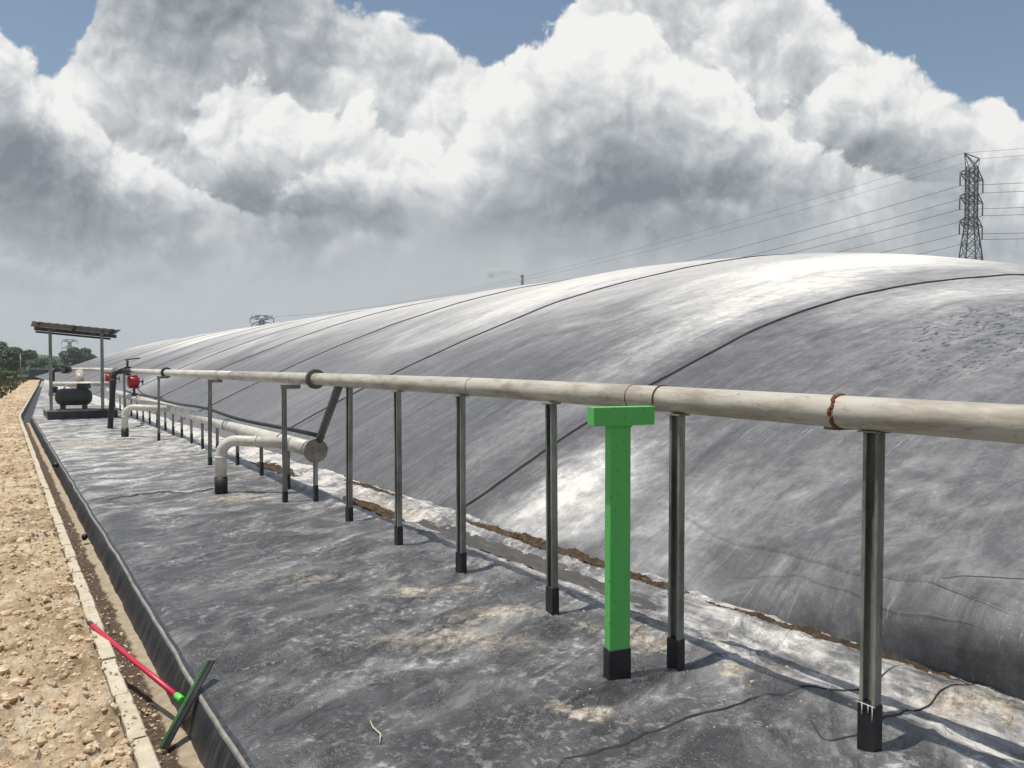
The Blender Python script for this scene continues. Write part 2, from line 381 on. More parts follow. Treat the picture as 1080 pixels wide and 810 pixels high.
def pipe_mat(name, a, b, dirt):
    m, t = mat(name); O = t.n('ShaderNodeTexCoord').outputs['Object']
    N = t.n('ShaderNodeSeparateXYZ', {0: t.n('ShaderNodeNewGeometry').outputs['Normal']}).outputs[2]
    n1 = t.noise(t.map(O, sc=(1, .22, 1)), 9, 6, .7, .3); n2 = t.noise(t.map(O, sc=(1, .5, 1)), 38, 4, .65)
    col = t.mix(t.rng(n1, .38, .68), a, b)
    side = t.rng(n1, .48, .62, 0, .5)
    col = t.mix(side, col, dirt)
    col = t.mix(t.rng(n2, .62, .72, 0, .6), col, (.16, .12, .09))
    bsdf(m, t, col, t.rng(n1, .3, .7, .32, .55), bump=t.m('ADD', n1, t.m('MULTIPLY', n2, .4)), bstr=.4, bdist=.003); return m


M_pipe = pipe_mat('weathered_cream_pipe', (.56, .52, .445), (.40, .355, .285), (.24, .20, .15))
M_pipe2 = pipe_mat('weathered_white_pipe', (.68, .65, .58), (.58, .54, .46), (.42, .37, .30))

m, t = mat('galvanised_steel'); O = t.n('ShaderNodeTexCoord').outputs['Object']
vz = t.n('ShaderNodeTexVoronoi', {'Vector': t.map(O, sc=(1, 1, .4)), 'Scale': 40.}).outputs['Color']
n1 = t.noise(t.map(O, sc=(1, 1, .25)), 9, 5, .7)
col = t.mix(t.rng(n1, .38, .66), (.13, .13, .108), (.35, .35, .30)); col = t.mix(.03, col, vz)
bsdf(m, t, col, .5, .15, bump=n1, bdist=.002); M_galv = m

m, t = mat('dark_steel'); O = t.n('ShaderNodeTexCoord').outputs['Object']
bsdf(m, t, t.mix(t.rng(t.noise(O, 4, 4, .6), .4, .7), (.035, .036, .037), (.10, .10, .10)), .55, .3); M_dsteel = m

m, t = mat('green_paint'); O = t.n('ShaderNodeTexCoord').outputs['Object']
n1 = t.noise(t.map(O, sc=(1, 1, .3)), 14, 5, .7)
col = t.mix(t.rng(n1, .5, .75, 0, .45), (.115, .52, .115), (.08, .40, .085))
col = t.mix(t.rng(t.noise(t.map(O, sc=(1, 1, 8)), 3.5, 5, .7), .58, .70, 0, .5), col, (.17, .40, .16))
col = t.mix(t.rng(t.noise(O, 33, 4, .7), .62, .68, 0, .8), col, (.13, .10, .06))
bsdf(m, t, col, .42, bump=n1, bdist=.002); M_green = m


def plain(name, c, rough=.5, metal=0., var=.25, sc=12):
    m, t = mat(name); O = t.n('ShaderNodeTexCoord').outputs['Object']
    d = tuple(q * (1 - var) for q in c)
    bsdf(m, t, t.mix(t.rng(t.noise(O, sc, 5, .65), .35, .7), c, d), rough, metal, bump=t.noise(O, sc * 3, 3), bdist=.0015); return m


M_red = plain('red_paint', (.42, .012, .025), .4); M_redh = plain('red_handle_plastic', (.60, .03, .07), .35, var=.15)
M_lime = plain('lime_plastic', (.14, .72, .10), .4, var=.1)
M_dgreen = plain('dark_green_metal', (.03, .09, .035), .4)
M_rust = plain('rust', (.20, .075, .03), .8, var=.5, sc=60)
M_tank = plain('tank_grey', (.06, .065, .06), .6)
M_blue = plain('blue_paint', (.015, .03, .10), .4)
M_conc = plain('plinth_concrete', (.34, .32, .28), .8, var=.4)
M_tower = plain('tower_steel', (.10, .105, .11), .6, .2)
M_wire = plain('wire', (.10, .10, .11), .5)
M_bark = plain('bark', (.10, .08, .06), .8)
M_link = plain('grey_link_paint', (.13, .135, .13), .5, .1); M_flange = plain('flange_steel', (.15, .15, .13), .6, .2)
M_insul = plain('insulator', (.07, .06, .06), .4)
M_sheet = plain('roof_sheet', (.16, .165, .175), .6, .1)
M_chim = plain('chimney', (.10, .11, .13), .7)

m, t = mat('kerb_concrete'); O = t.n('ShaderNodeTexCoord').outputs['Object']
n1 = t.noise(O, 16, 8, .7); n2 = t.noise(O, 3.5, 4, .6)
col = t.mix(t.rng(n1, .35, .7), (.64, .57, .44), (.44, .38, .28)); col = t.mix(t.rng(n2, .52, .68, 0, .7), col, (.50, .38, .23))
bsdf(m, t, col, .85, bump=n1, bstr=.7, bdist=.008, spec=.2); M_kerb = m

m, t = mat('ditch_surface'); O = t.n('ShaderNodeTexCoord').outputs['Object']
sx = t.n('ShaderNodeSeparateXYZ', {0: O}).outputs[0]
wob = t.m('MULTIPLY_ADD', t.m('SUBTRACT', t.noise(t.map(O, sc=(1, .6, 1)), 7, 6, .72), .5), .16, sx)
pale = t.mix(t.rng(t.noise(O, 14, 6, .7), .35, .68), (.50, .42, .30), (.34, .27, .18))
mud = t.ramp(t.noise(O, 24, 6, .75), [(.3, (.035, .026, .018)), (.55, (.12, .085, .055)), (.75, (.30, .22, .14))])
bsdf(m, t, t.mix(t.rng(wob, .655, .675), mud, pale), .8, bump=t.noise(O, 22, 7, .75), bstr=.9, bdist=.02, spec=.25); M_ditch = m

m, t = mat('limestone_soil'); O = t.n('ShaderNodeTexCoord').outputs['Object']
n1 = t.noise(O, 2.0, 5, .6, .6); n2 = t.noise(O, 22, 8, .75); n3 = t.noise(O, 80, 4, .7)
col = t.ramp(t.m('ADD', t.m('MULTIPLY', n1, .55), t.m('MULTIPLY', n2, .5)), [(.36, (.12, .085, .052)), (.45, (.34, .25, .15)), (.53, (.56, .43, .275)), (.64, (.77, .65, .49))])
grassm = t.m('MULTIPLY', t.rng(t.noise(O, .9, 4, .6, .8), .60, .68), t.rng(t.noise(O, 30, 3, .6), .40, .55))
col = t.mix(t.m('MULTIPLY', grassm, .8), col, (.075, .095, .025))
bsdf(m, t, col, .9, bump=t.m('ADD', n2, t.m('MULTIPLY', n3, .35)), bstr=.9, bdist=.03, spec=.15); M_soil = m

m, t = mat('limestone_pebble'); inf = t.n('ShaderNodeTexCoord').outputs['Object']
n1 = t.noise(inf, 9, 4, .7)
bsdf(m, t, t.ramp(n1, [(.3, (.35, .245, .15)), (.5, (.59, .45, .30)), (.7, (.78, .66, .51))]), .9, bump=t.noise(inf, 90, 3, .7), bdist=.004, spec=.15); M_peb = m

m, t = mat('dirt'); O = t.n('ShaderNodeTexCoord').outputs['Object']
n1 = t.noise(O, 18, 7, .72)
bsdf(m, t, t.ramp(n1, [(.3, (.03, .022, .015)), (.55, (.10, .070, .045)), (.75, (.26, .19, .13))]), .95, bump=n1, bstr=1., bdist=.02, spec=.1); M_dirt = m

m, t = mat('silt'); O = t.n('ShaderNodeTexCoord').outputs['Object']
n1 = t.noise(t.map(O, sc=(3, .6, 1)), 4, 5, .65)
bsdf(m, t, t.ramp(n1, [(.3, (.050, .048, .046)), (.6, (.085, .080, .074)), (.8, (.20, .17, .14))]), .7, bump=n1, bdist=.005); M_silt = m

m, t = mat('grass_ground'); O = t.n('ShaderNodeTexCoord').outputs['Object']
col = t.ramp(t.noise(O, .12, 8, .7), [(.3, (.04, .06, .018)), (.55, (.08, .10, .03)), (.72, (.20, .17, .09))])
bsdf(m, t, col, .9, bump=t.noise(O, 3, 5, .7), bdist=.1, spec=.1); M_ground = m

m, t = mat('far_woodland'); O = t.n('ShaderNodeTexCoord').outputs['Object']
bsdf(m, t, t.ramp(t.noise(O, .05, 8, .75), [(.35, (.018, .032, .015)), (.6, (.045, .07, .028))]), .9, bump=t.noise(O, .08, 6, .7), bdist=4, spec=.1); M_hill = m


def leaf(name, a, b):
    m, t = mat(name); O = t.n('ShaderNodeTexCoord').outputs['Object']
    bsdf(m, t, t.mix(t.rng(t.noise(O, 1.3, 3, .6), .35, .68), a, b), .6, spec=.3); return m


M_leaf = leaf('leaf_dark', (.025, .055, .018), (.06, .105, .03)); M_leaf2 = leaf('leaf_bright', (.10, .15, .03), (.20, .24, .06))


# ------------------------------------------------------------------ the ground: liner strip, ditch, kerb, gravel
def bend(y):
    y = np.asarray(y, float)
    return np.where(y < 28, 0, (y - 28) * .046)


def liner_z(x, y):
    x = np.asarray(x, float); y = np.asarray(y, float)
    u = .85 * x - .53 * y; v = .53 * x + .85 * y
    z = .016 * fbm(x * .9, y * .8, 3, 1)
    rid = 1 - np.abs(pn(u * 1.1 + .5 * pn(x * 2, y * 2, 8), v * 3.1, 4)) * 1.7
    z = z + .021 * np.clip(rid, 0, 1) ** 3 * np.clip(.6 + pn(x * 1.1, y * 1.1, 12), 0, 1)
    rid2 = 1 - np.abs(pn(u * 2.6, v * 7 + pn(x * 3, y * 3, 2), 21)) * 1.7
    z = z + .0085 * np.clip(rid2, 0, 1) ** 2.5 * np.clip(.7 + pn(x * 1.7, y * 1.7, 14), 0, 1.3)
    # scalloped folds along the ditch edge
    e = np.exp(-((x - .95) / .16) ** 2)
    z = z + e * .012 * (pn(y * 3.0, x * 1.5, 6) + .6 * pn(y * 6.5, x * 2, 7))
    # long loose folds between the posts and the cover, tight along the anchor trench
    wv = .06 * pn(y * .9, 3.3, 9)
    z = z + .030 * np.exp(-((x - 3.22 - wv) / .10) ** 2) - .045 * np.exp(-((x - 3.62 + wv) / .17) ** 2) + .02 * np.exp(-((x - 3.86) / .07) ** 2)
    z = z + .012 * np.exp(-((x - 3.4) / .35) ** 2) * fbm(x * 2.2, y * 1.4, 3, 30)
    return z - .004


ys = [-4.]
while ys[-1] < 1: ys.append(ys[-1] + .12)
while ys[-1] < 160: ys.append(ys[-1] + max(.021, .0062 * ys[-1] - .012))
ys = np.array(ys)
xs = np.concatenate([np.linspace(.822, 1.1, 16), np.arange(1.123, 4.7, .024)])
X, Y = np.meshgrid(xs, ys)
Zl = liner_z(X, Y); Zl[:, 0] = -.002; f0 = np.clip((X - .822) / .06, 0, 1); Zl = Zl * f0 - .012 * (1 - f0)
edge = .008 * (fbm(Y * 1.5, Y * 0, 3, 40)) * np.exp(-(X - .82) / .15)
sxx = X + bend(Y) * np.clip((4.7 - X) / 3, 0, 1) + edge
floor = grid('liner_floor', sxx, Y, Zl, M_liner); tag(floor, kind='structure')

# the liner hanging into the ditch
skx = np.array([.728, .733, .748, .765, .782, .797, .808, .822])
skz = np.array([-.225, -.205, -.155, -.105, -.06, -.03, -.014, -.012])
X, Y = np.meshgrid(skx, ys); Zs = np.broadcast_to(skz, X.shape).copy()
sw = (.008 * pn(Y * 2.2, X * 3, 50) + .004 * pn(Y * 9, X * 2, 51)) * np.array([1, 1, 1, 1, .7, .4, .2, 0])
ed = .008 * fbm(Y * 1.5, Y * 0, 3, 40)
tag(grid('liner_skirt', X + bend(Y) + sw + ed * np.clip((X - .728) / .07, 0, 1), Y, Zs, M_skirt), kind='structure')

# pale batten strip that clamps the liner edge
bm = MB(); ysb = ys[(ys > -3) & (ys < 60)][::3]
ex = .008 * fbm(ysb * 1.5, ysb * 0, 3, 40) + .7 * 0
vs = []
for y, e, k in zip(ysb, ex, bend(ysb)):
    for (dx, dz) in ((.790, -.040), (.7925, -.026), (.803, -.017), (.806, -.024)):
        vs.append((dx + k + e, y, dz + .002 * math.sin(y * 7)))
n = len(ysb); bm.add(vs, [(i * 4 + j, i * 4 + j + 1, (i + 1) * 4 + j + 1, (i + 1) * 4 + j) for i in range(n - 1) for j in range(3)])
M_batt = plain('batten_strip', (.36, .34, .30), .7, var=.5, sc=9)
tag(bm.build('edge_batten', M_batt), 'thin pale batten strip clamping the black liner along the ditch edge', 'batten')

# ditch
dx = np.array([.496, .500, .506, .512, .52, .56, .60, .64, .67, .70, .74, .76]); dz = np.array([-.01, -.03, -.10, -.18, -.212, -.215, -.213, -.210, -.204, -.200, -.198, -.198])
yd = ys[ys < 150]; X, Y = np.meshgrid(dx, yd); Zd = np.broadcast_to(dz, X.shape).copy()
k = np.clip((X - .515) / .02, 0, 1)
Zd = Zd + k * (.014 * fbm(X * 9, Y * 6, 4, 60, .6) * np.where(X < .66, 1, .35))
tag(grid('ditch', X + bend(Y) + .004 * fbm(Y * 5, X * 3, 3, 61) * (1 - k), Y, Zd, M_ditch), kind='structure')
# far stretch: black liner on the bank side past the bend
bm = MB(); yy = np.arange(28, 75, .5)
vs = []
for y in yy:
    b = float(bend(y))
    for (a, z) in ((.503, .012), (.52, -.08), (.56, -.20), (.80, -.19)): vs.append((a + b, y, z + .01 * float(pn(y, a * 4))))
bm.add(vs, [(i * 4 + j, (i + 1) * 4 + j, (i + 1) * 4 + j + 1, i * 4 + j + 1) for i in range(len(yy) - 1) for j in range(3)], True)
tag(bm.build('ditch_lining', M_skirt), kind='structure')

# kerb of cast blocks
bm = MB(); y = -2.2; k = 0
while y < 75:
    L = .52 if y < 12 else 1.5; b0 = float(bend(y)); b1 = float(bend(y + L)); j = rnd.uniform(-.004, .004); q = rnd.uniform(-.006, .006)
    seg = max(2, int(L / .065)) if y < 12 else 2; g = .005; vs = []
    for i in range(seg + 1):
        yy_ = y + g + (L - 2 * g) * i / seg; bb = b0 + (b1 - b0) * i / seg
        chip = 0 if y < 3.3 else max(0, float(fbm(yy_ * 7., 0.3, 3, 70))) * .016
        chp2 = float(fbm(yy_ * 9., 5.3, 3, 73)) * (.003 if y < 3.3 else .007)
        vs += [(.428 + chp2 + bb + j, yy_, -.12), (.428 + chp2 + bb + j, yy_, .017 + q), (.434 + chp2 + bb + j, yy_, .023 + q), (.494 - chip + bb + j, yy_, .024 + q), (.501 - chip + bb + j, yy_, .016 + q), (.501 + bb + j, yy_, -.12)]
    fs = [(i * 6 + a, i * 6 + a + 1, (i + 1) * 6 + a + 1, (i + 1) * 6 + a) for i in range(seg) for a in range(5)]
    fs += [tuple(range(5, -1, -1)), tuple(seg * 6 + a for a in range(6))]
    bm.add(vs, fs); y += L
tag(bm.build('kerb', M_kerb), kind='structure')

# gravel bank
def gravel_z(x, y):
    x = np.asarray(x, float); y = np.asarray(y, float)
    z = .022 * fbm(x * 2.2, y * 2.2, 4, 80, .6) + .040 * np.clip(fbm(x * 9, y * 9, 3, 83, .6) - .05, 0, 1) + .024 * np.clip(pn(x * 21, y * 21, 85), 0, 1) + .012 * np.clip(pn(x * 47, y * 47, 86), 0, 1)
    return z + .006
xg = np.concatenate([np.linspace(-5, -.6, 40), np.arange(-.58, .432, .011)])
yg = [-3.]
while yg[-1] < 2.6: yg.append(yg[-1] + .06)
while yg[-1] < 95: yg.append(yg[-1] + max(.0115, .0045 * yg[-1]))
yg = np.array(yg); X, Y = np.meshgrid(xg, yg)
Zg = gravel_z(X, Y) * np.clip((.44 - X) / .05, .25, 1)
drop = np.clip((-1.8 - X) / 3, 0, 1); Zg = Zg - drop * .9
b = bend(Y); Zg = Zg + np.clip((Y - 30) / 60, 0, 1) * .0
o = grid('gravel_bank', X + b + 0 * X, Y, Zg, M_soil, smooth=True); tag(o, kind='structure')

# loose stones, countless
base = []
for k in range(6):
    r_ = np.random.RandomState(k); a = []
    for i in range(5):
        for j in range(7):
            th = math.pi * (i + .5) / 5; ph = 2 * math.pi * (j + (i % 2) * .5) / 7
            a.append((math.sin(th) * math.cos(ph), math.sin(th) * math.sin(ph), math.cos(th)))
    a = np.array(a) * (1 + .28 * (r_.rand(35, 1) - .5) * 2) * np.array([1, r_.uniform(.6, .9), r_.uniform(.45, .75)])
    base.append(a)
bf = [(i * 7 + j, (i + 1) * 7 + j, (i + 1) * 7 + (j + 1) % 7, i * 7 + (j + 1) % 7) for i in range(4) for j in range(7)]
caps = [tuple(range(6, -1, -1)), tuple(28 + j for j in range(7))]
V = []; F = []; npb = 0
rs = np.random.RandomState(11)
def stones(n, xr, yr, sr, zf, powr=2.6):
    global npb
    for _ in range(n):
        yv = yr[0] * (yr[1] / yr[0]) ** rs.rand(); xv = rs.uniform(*xr)
        s_ = sr[0] + (sr[1] - sr[0]) * rs.rand() ** powr
        a = base[rs.randint(6)] * s_; th = rs.rand() * 6.28; c, q = math.cos(th), math.sin(th)
        a = np.stack([a[:, 0] * c - a[:, 1] * q, a[:, 0] * q + a[:, 1] * c, a[:, 2]], 1)
        V.append(a + np.array([xv + float(bend(yv)), yv, float(zf(xv, yv)) + s_ * .12]))
        F.extend([[i + npb for i in f] for f in bf + caps]); npb += 35
stones(4200, (-.55, .43), (2.6, 9), (.004, .026), gravel_z, 3.2)
stones(260, (-.5, .40), (2.8, 9), (.016, .050), gravel_z, 2.)
stones(1500, (-.5, .43), (9, 40), (.012, .05), gravel_z)
stones(120, (.432, .50), (3.4, 12), (.004, .011), lambda x, y: .024)
stones(700, (.52, .66), (2.6, 12), (.004, .016), lambda x, y: -.212)
stones(170, (3.0, 4.0), (1.9, 9), (.003, .012), liner_z)
stones(90, (1.0, 3.0), (2.0, 10), (.003, .008), liner_z)
me = bpy.data.meshes.new('loose_stones'); me.from_pydata(np.concatenate(V).tolist(), [], F); me.materials.append(M_peb); me.update()
o = bpy.data.objects.new('loose_stones', me); S.collection.objects.link(o)
tag(o, 'countless loose limestone chips over the bank, the kerb, the ditch and the liner', 'stones', kind='stuff')

# wide ground and hills
bm = MB(); n = 24
bm.add([(x, y, -.75) for x in (-3500, 3500) for y in (-3500, 3500)], [(0, 2, 3, 1)])
tag(bm.build('ground', M_ground), kind='structure')
xs_ = np.linspace(-1, 1, 160); hh = []
th = np.radians(np.linspace(-70, 110, 260)); rr = np.array([900, 1000, 1120, 1300, 1500.])
TH, RR = np.meshgrid(th, rr)
prof = np.array([0, .75, 1., .9, 0])[:, None]
Hh = (13 + 5 * fbm(TH * 7, TH * 0 + 3, 3, 90) + 1.6 * fbm(TH * 60, RR * .02, 2, 92)) * prof
tag(grid('hills', np.sin(TH) * RR, np.cos(TH) * RR, Hh - 1, M_hill), kind='structure')

# ------------------------------------------------------------------ the inflated cover
X0, HT = 4.05, 5.45


def dome_z(s, y, W2=44., Rr=20.7, ya=-1.9):
    q = lambda d: np.maximum(HT * (1 - (1 - np.clip(d / Rr, 0, 1)) ** 2), 1e-3)
    l = q(np.minimum(s, W2 - s)); e = q(y - ya)
    z = 1 / np.sqrt(np.maximum(1 / l ** 2 + 1 / e ** 2 - 1 / HT ** 2, 1e-6))
    d = np.clip((150 - y) / 60, 0, 1)
    return z * (1 - (1 - d) ** 2)


def dome_pt(s, y):
    s = np.asarray(s, float); y = np.asarray(y, float)
    z = dome_z(s, y)
    x = X0 + s + .05 * pn(y * .55, y * 0 + 1.7, 5) * np.exp(-s)
    x = x - .14 * np.clip((5.2 - y) / 1.5, 0, 1) * 0
    # slack rolls at the near foot of the cover
    nearf = np.clip((3.6 - y) / 1.6, 0, 1)
    k = np.clip(s / .7, 0, 1)
    z = z + nearf * .24 * np.sin(math.pi * np.clip(s / 1.7, 0, 1)) ** .6
    x = x - nearf * (.40 + .10 * pn(y * .9, y * 0 + .3, 77)) * np.sin(math.pi * np.clip(s / .8, 0, 1)) * (1 - k * .25)
    foot = np.exp(-s / 1.4) * np.clip(s / .15, 0, 1)
    nn = np.clip((9 - y) / 4, 0, 1)
    z = z + foot * nn * (.025 * fbm(s * 1.3, y * .8, 3, 101) + .02 * (1 - np.abs(pn(s * 2.0 + y * .35, y * .45 - s * .3, 102)) * 2).clip(0, 1) ** 3)
    z = z + np.clip(s / 3, 0, 1) * (.035 * fbm(s * .25, y * .22, 3, 103))
    # panels sag slightly between the seams
    ph = ((y - 7.1) / 7.8) % 1.0
    z = z + .05 * np.clip(s / 4, 0, 1) * np.sin(math.pi * ph) * np.clip((y + 1.9) / 6, 0, 1)
    return x, y, np.maximum(z, 0) - .03 * (s <= 0)


ss = [0.]
while ss[-1] < 44: ss.append(min(44, ss[-1] + max(.035, .02 * ss[-1])) if ss[-1] < 22 else min(44, ss[-1] + .6))
yv = [-1.9]
while yv[-1] < 150: yv.append(min(150, yv[-1] + max(.06, .011 * yv[-1])))
SS, YY = np.meshgrid(np.array(ss), np.array(yv))
X, Y, Z = dome_pt(SS, YY)
dome = thing('gas_storage_cover', (X0, -1.9, 0), 'huge inflated grey geomembrane cover bulging up behind the pipe run', 'biogas cover')
def at_parent(o, p):
    o.parent = p; o.matrix_parent_inverse = Matrix.Translation(-p.location); return o
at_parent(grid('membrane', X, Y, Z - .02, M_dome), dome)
for k in range(-1, 18):
    yb = 7.1 + 7.8 * k
    wd = .007 + .0008 * yb
    sv = np.array([0.] + list(np.geomspace(.08, 30, 110))) if k >= 0 else np.geomspace(.3, 30, 60)
    wob = .05 * pn(sv * .35, sv * 0 + k, 15) * np.clip(sv, 0, 1) + .02 * pn(sv * 1.3, sv * 0 + k, 16)
    rows = []
    for off, up in ((-wd, -.01), (-wd * .8, .007), (wd * .8, .007), (wd, -.01)):
        a, b_, c = dome_pt(sv, yb + wob + off); rows.append(np.stack([a, b_, c - .012 + up + (.014 if up > 0 else 0)], 1))
    A = np.stack(rows, 0)
    at_parent(grid('seam', A[:, :, 0], A[:, :, 1], A[:, :, 2], M_seam), dome)
    # welded lap beside each seam
    if 0 <= k < 4:
        rows = []
        for off, up in ((wd * 1.02, .0), (wd * 1.1, .009), (.16, .009), (.165, -.01)):
            a, b_, c = dome_pt(sv, yb + wob + off); rows.append(np.stack([a, b_, c - .016 + up], 1))
        A = np.stack(rows, 0); at_parent(grid('lap_strip', A[:, :, 0], A[:, :, 1], A[:, :, 2], M_dome), dome)


def drape_ridge(name, pts, wd, ht, m, surf, parent=None, n=90, wob=.02, seed=0):
    """a raised weld or fold following a surface"""
    pts = np.array(pts, float); d = np.r_[0, np.cumsum(np.hypot(*np.diff(pts, axis=0).T))]
    tt = np.linspace(0, d[-1], n); P_ = np.stack([np.interp(tt, d, pts[:, 0]), np.interp(tt, d, pts[:, 1])], 1)
    for _ in range(3): P_[1:-1] = (P_[:-2] + P_[1:-1] * 2 + P_[2:]) / 4
    T = np.gradient(P_, axis=0); T /= np.linalg.norm(T, axis=1)[:, None]; Nn = np.stack([-T[:, 1], T[:, 0]], 1)
    P_ = P_ + Nn * (wob * fbm(tt * 2.1, tt * 0, 3, 200 + seed))[:, None]
    tap = np.clip(np.minimum(tt, d[-1] - tt) / (d[-1] * .1 + 1e-6), .15, 1)
    rows = []
    for o_, u in ((-1, -.006), (-.6, .6 * ht), (0, ht), (.25, ht * .9), (.5, -.006)):
        q = P_ + Nn * (o_ * wd * tap)[:, None]; z = surf(q[:, 0], q[:, 1]); rows.append(np.stack([q[:, 0], q[:, 1], z + u * tap], 1))
    A = np.stack(rows, 0); o = grid(name, A[:, :, 0], A[:, :, 1], A[:, :, 2], m)
    if parent: at_parent(o, parent)
    return o


# seams and creases of the floor liner
seam_tab = [([(1.7, 2.34), (1.88, 2.38), (2.16, 2.36), (2.51, 2.37), (2.72, 2.34), (2.97, 2.32), (3.22, 2.24), (3.35, 2.18), (3.7, 2.16), (3.95, 2.13)], .012, .006, M_seam, 'wavy open seam of the floor liner in the foreground, black with its painted parting shadow'),  # black strip carries the shadow of the parted seam in its colour
            ([(2.03, 2.75), (2.33, 2.8), (2.57, 2.80), (2.84, 2.78), (3.2, 2.74), (3.48, 2.72), (3.95, 2.83)], .028, .014, M_liner, 'folded liner seam crossing the feet of the green post and its neighbour'),
            ([(.93, 4.1), (1.36, 4.06), (1.96, 4.02), (2.4, 4.06), (2.75, 4.6)], .025, .010, M_liner, 'low pale weld seam running across the floor liner'),
            ([(.91, 10.03), (1.22, 10.13), (1.62, 10.35), (1.95, 10.04), (2.34, 10.2)], .028, .012, M_seam, 'dark crease in the floor liner ending at the near gooseneck'),
            ([(2.9, 6.2), (2.88, 5.4), (2.9, 5.0), (2.85, 4.4), (2.90, 3.85), (3.0, 3.2), (3.1, 2.75)], .03, .012, M_liner, 'liner fold running from post to post left of the green post'),
            ([(3.0, 2.05), (2.90, 1.90), (3.14, 1.84), (3.54, 1.9), (3.79, 1.86), (4.1, 1.78)], .008, .006, M_seam, 'crooked seam around the foot of the nearest post'),
            ([(1.6, 2.46), (1.9, 2.47), (2.2, 2.44), (2.6, 2.44), (2.9, 2.40)], .035, .005, M_weld, 'pale stitched weld band beside the wavy black seam')]
for i, (pts, wd, ht, m_, lab) in enumerate(seam_tab):
    o = drape_ridge('liner_seam', pts, wd, ht, m_, liner_z, n=160, wob=.025, seed=i); tag(o, lab, 'seam')
# wrinkled weld lines on the foot of the cover (s, y)
def dsurf(x, y):
    return np.zeros_like(x)
def dome_ridge(pts, wd, ht, m_, name='crease', seed=0):
    pts = np.array(pts, float); d = np.r_[0, np.cumsum(np.hypot(*np.diff(pts, axis=0).T))]; n = 120
    tt = np.linspace(0, d[-1], n); P_ = np.stack([np.interp(tt, d, pts[:, 0]), np.interp(tt, d, pts[:, 1])], 1)
    for _ in range(4): P_[1:-1] = (P_[:-2] + P_[1:-1] * 2 + P_[2:]) / 4
    T = np.gradient(P_, axis=0); T /= np.linalg.norm(T, axis=1)[:, None]; Nn = np.stack([-T[:, 1], T[:, 0]], 1)
    P_ = P_ + Nn * (.03 * fbm(tt * 1.6, tt * 0, 3, 300 + seed))[:, None]
    tap = np.clip(np.minimum(tt, d[-1] - tt) / (d[-1] * .15), .1, 1); rows = []
    for o_, u in ((-1, -.01), (-.4, .8 * ht), (0, ht), (.4, -.01)):
        q = P_ + Nn * (o_ * wd * tap)[:, None]; a, b_, c = dome_pt(q[:, 0], q[:, 1]); rows.append(np.stack([a - .0 * a, b_, c - .02 + u * tap], 1))
    A = np.stack(rows, 0); at_parent(grid(name, A[:, :, 0], A[:, :, 1], A[:, :, 2], m_), dome)
for i, (pts, wd, ht, m_) in enumerate([([(.75, 4.84), (.63, 4.31), (.55, 3.94), (.53, 3.56), (.51, 3.16), (.50, 2.91), (.43, 2.6), (.43, 2.35), (.46, 2.1), (.46, 1.92), (.41, 1.6)], .030, .022, M_dome),
                                          ([(.73, 4.84), (.61, 4.31), (.53, 3.94), (.51, 3.56), (.49, 3.16), (.48, 2.91), (.41, 2.6), (.41, 2.35), (.44, 2.1), (.44, 1.92), (.39, 1.6)], .004, .004, M_seam),
                                          ([(.55, 3.84), (.89, 3.38), (.99, 2.97), (1.3, 2.6), (1.64, 2.29), (1.9, 1.9)], .026, .018, M_dome),
                                          ([(.53, 3.16), (.79, 2.72), (.95, 2.4), (1.11, 2.07), (1.3, 1.6)], .026, .018, M_dome),
                                          ([(.41, 2.5), (.48, 2.1), (.55, 1.82), (.6, 1.4)], .004, .004, M_seam), ([(.2, 3.6), (.35, 3.0), (.3, 2.4), (.28, 1.7)], .02, .012, M_dome)]):
    dome_ridge(pts, wd, ht, m_, seed=3 if i == 1 else i + 3)

# brown dirt caught along the anchor trench
def dirt_patch(name, cx, cy_, rx, ry, ht, m_, lab, rough=1., seed=0, cat='dirt'):
    nx, ny = 60, 160
    U, Vv = np.meshgrid(np.linspace(-1, 1, nx), np.linspace(-1, 1, ny))
    X = cx + U * rx; Y = cy_ + Vv * ry
    r2 = np.sqrt(U ** 2 + Vv ** 2) + .35 * fbm(U * 2, Vv * 3 * ry / rx * .3, 3, seed)
    h = np.clip(1 - r2, -.25, 1)
    Z = liner_z(X, Y) + ht * (np.sign(h) * np.abs(h) ** .7) * (1 + .55 * rough * fbm(X * 9, Y * 6, 3, seed + 3, .4)) - .006
    o = grid(name, X, Y, Z, m_); return tag(o, lab, cat, kind='stuff')
dirt_patch('dirt_heap', 3.95, 5.25, .085, 1.55, .06, M_dirt, 'crumbly brown soil piled along the foot of the grey cover', 1.2, 2)
dirt_patch('dirt_streak', 3.98, 9.2, .07, 1.0, .035, M_dirt, 'thin line of soil at the foot of the cover further along', 1.2, 9)
dirt_patch('silt_pool', 3.62, 5.4, .15, 1.8, .055, M_silt, 'smooth grey silt dried in the trench behind the posts', .05, 5)
dirt_patch('dirt_spill', 3.45, 7.9, .16, .8, .05, M_dirt, 'brown silt patch behind the capped end of the lower pipe', .5, 6)
dirt_patch('dirt_spill', 3.55, 12.0, .2, 1.0, .05, M_dirt, 'small brown silt patch behind the short supports', .5, 7)
dirt_patch('dirt_line', 3.98, 2.7, .035, .9, .03, M_dirt, 'rusty brown soil line under the near foot of the cover', 1, 8)

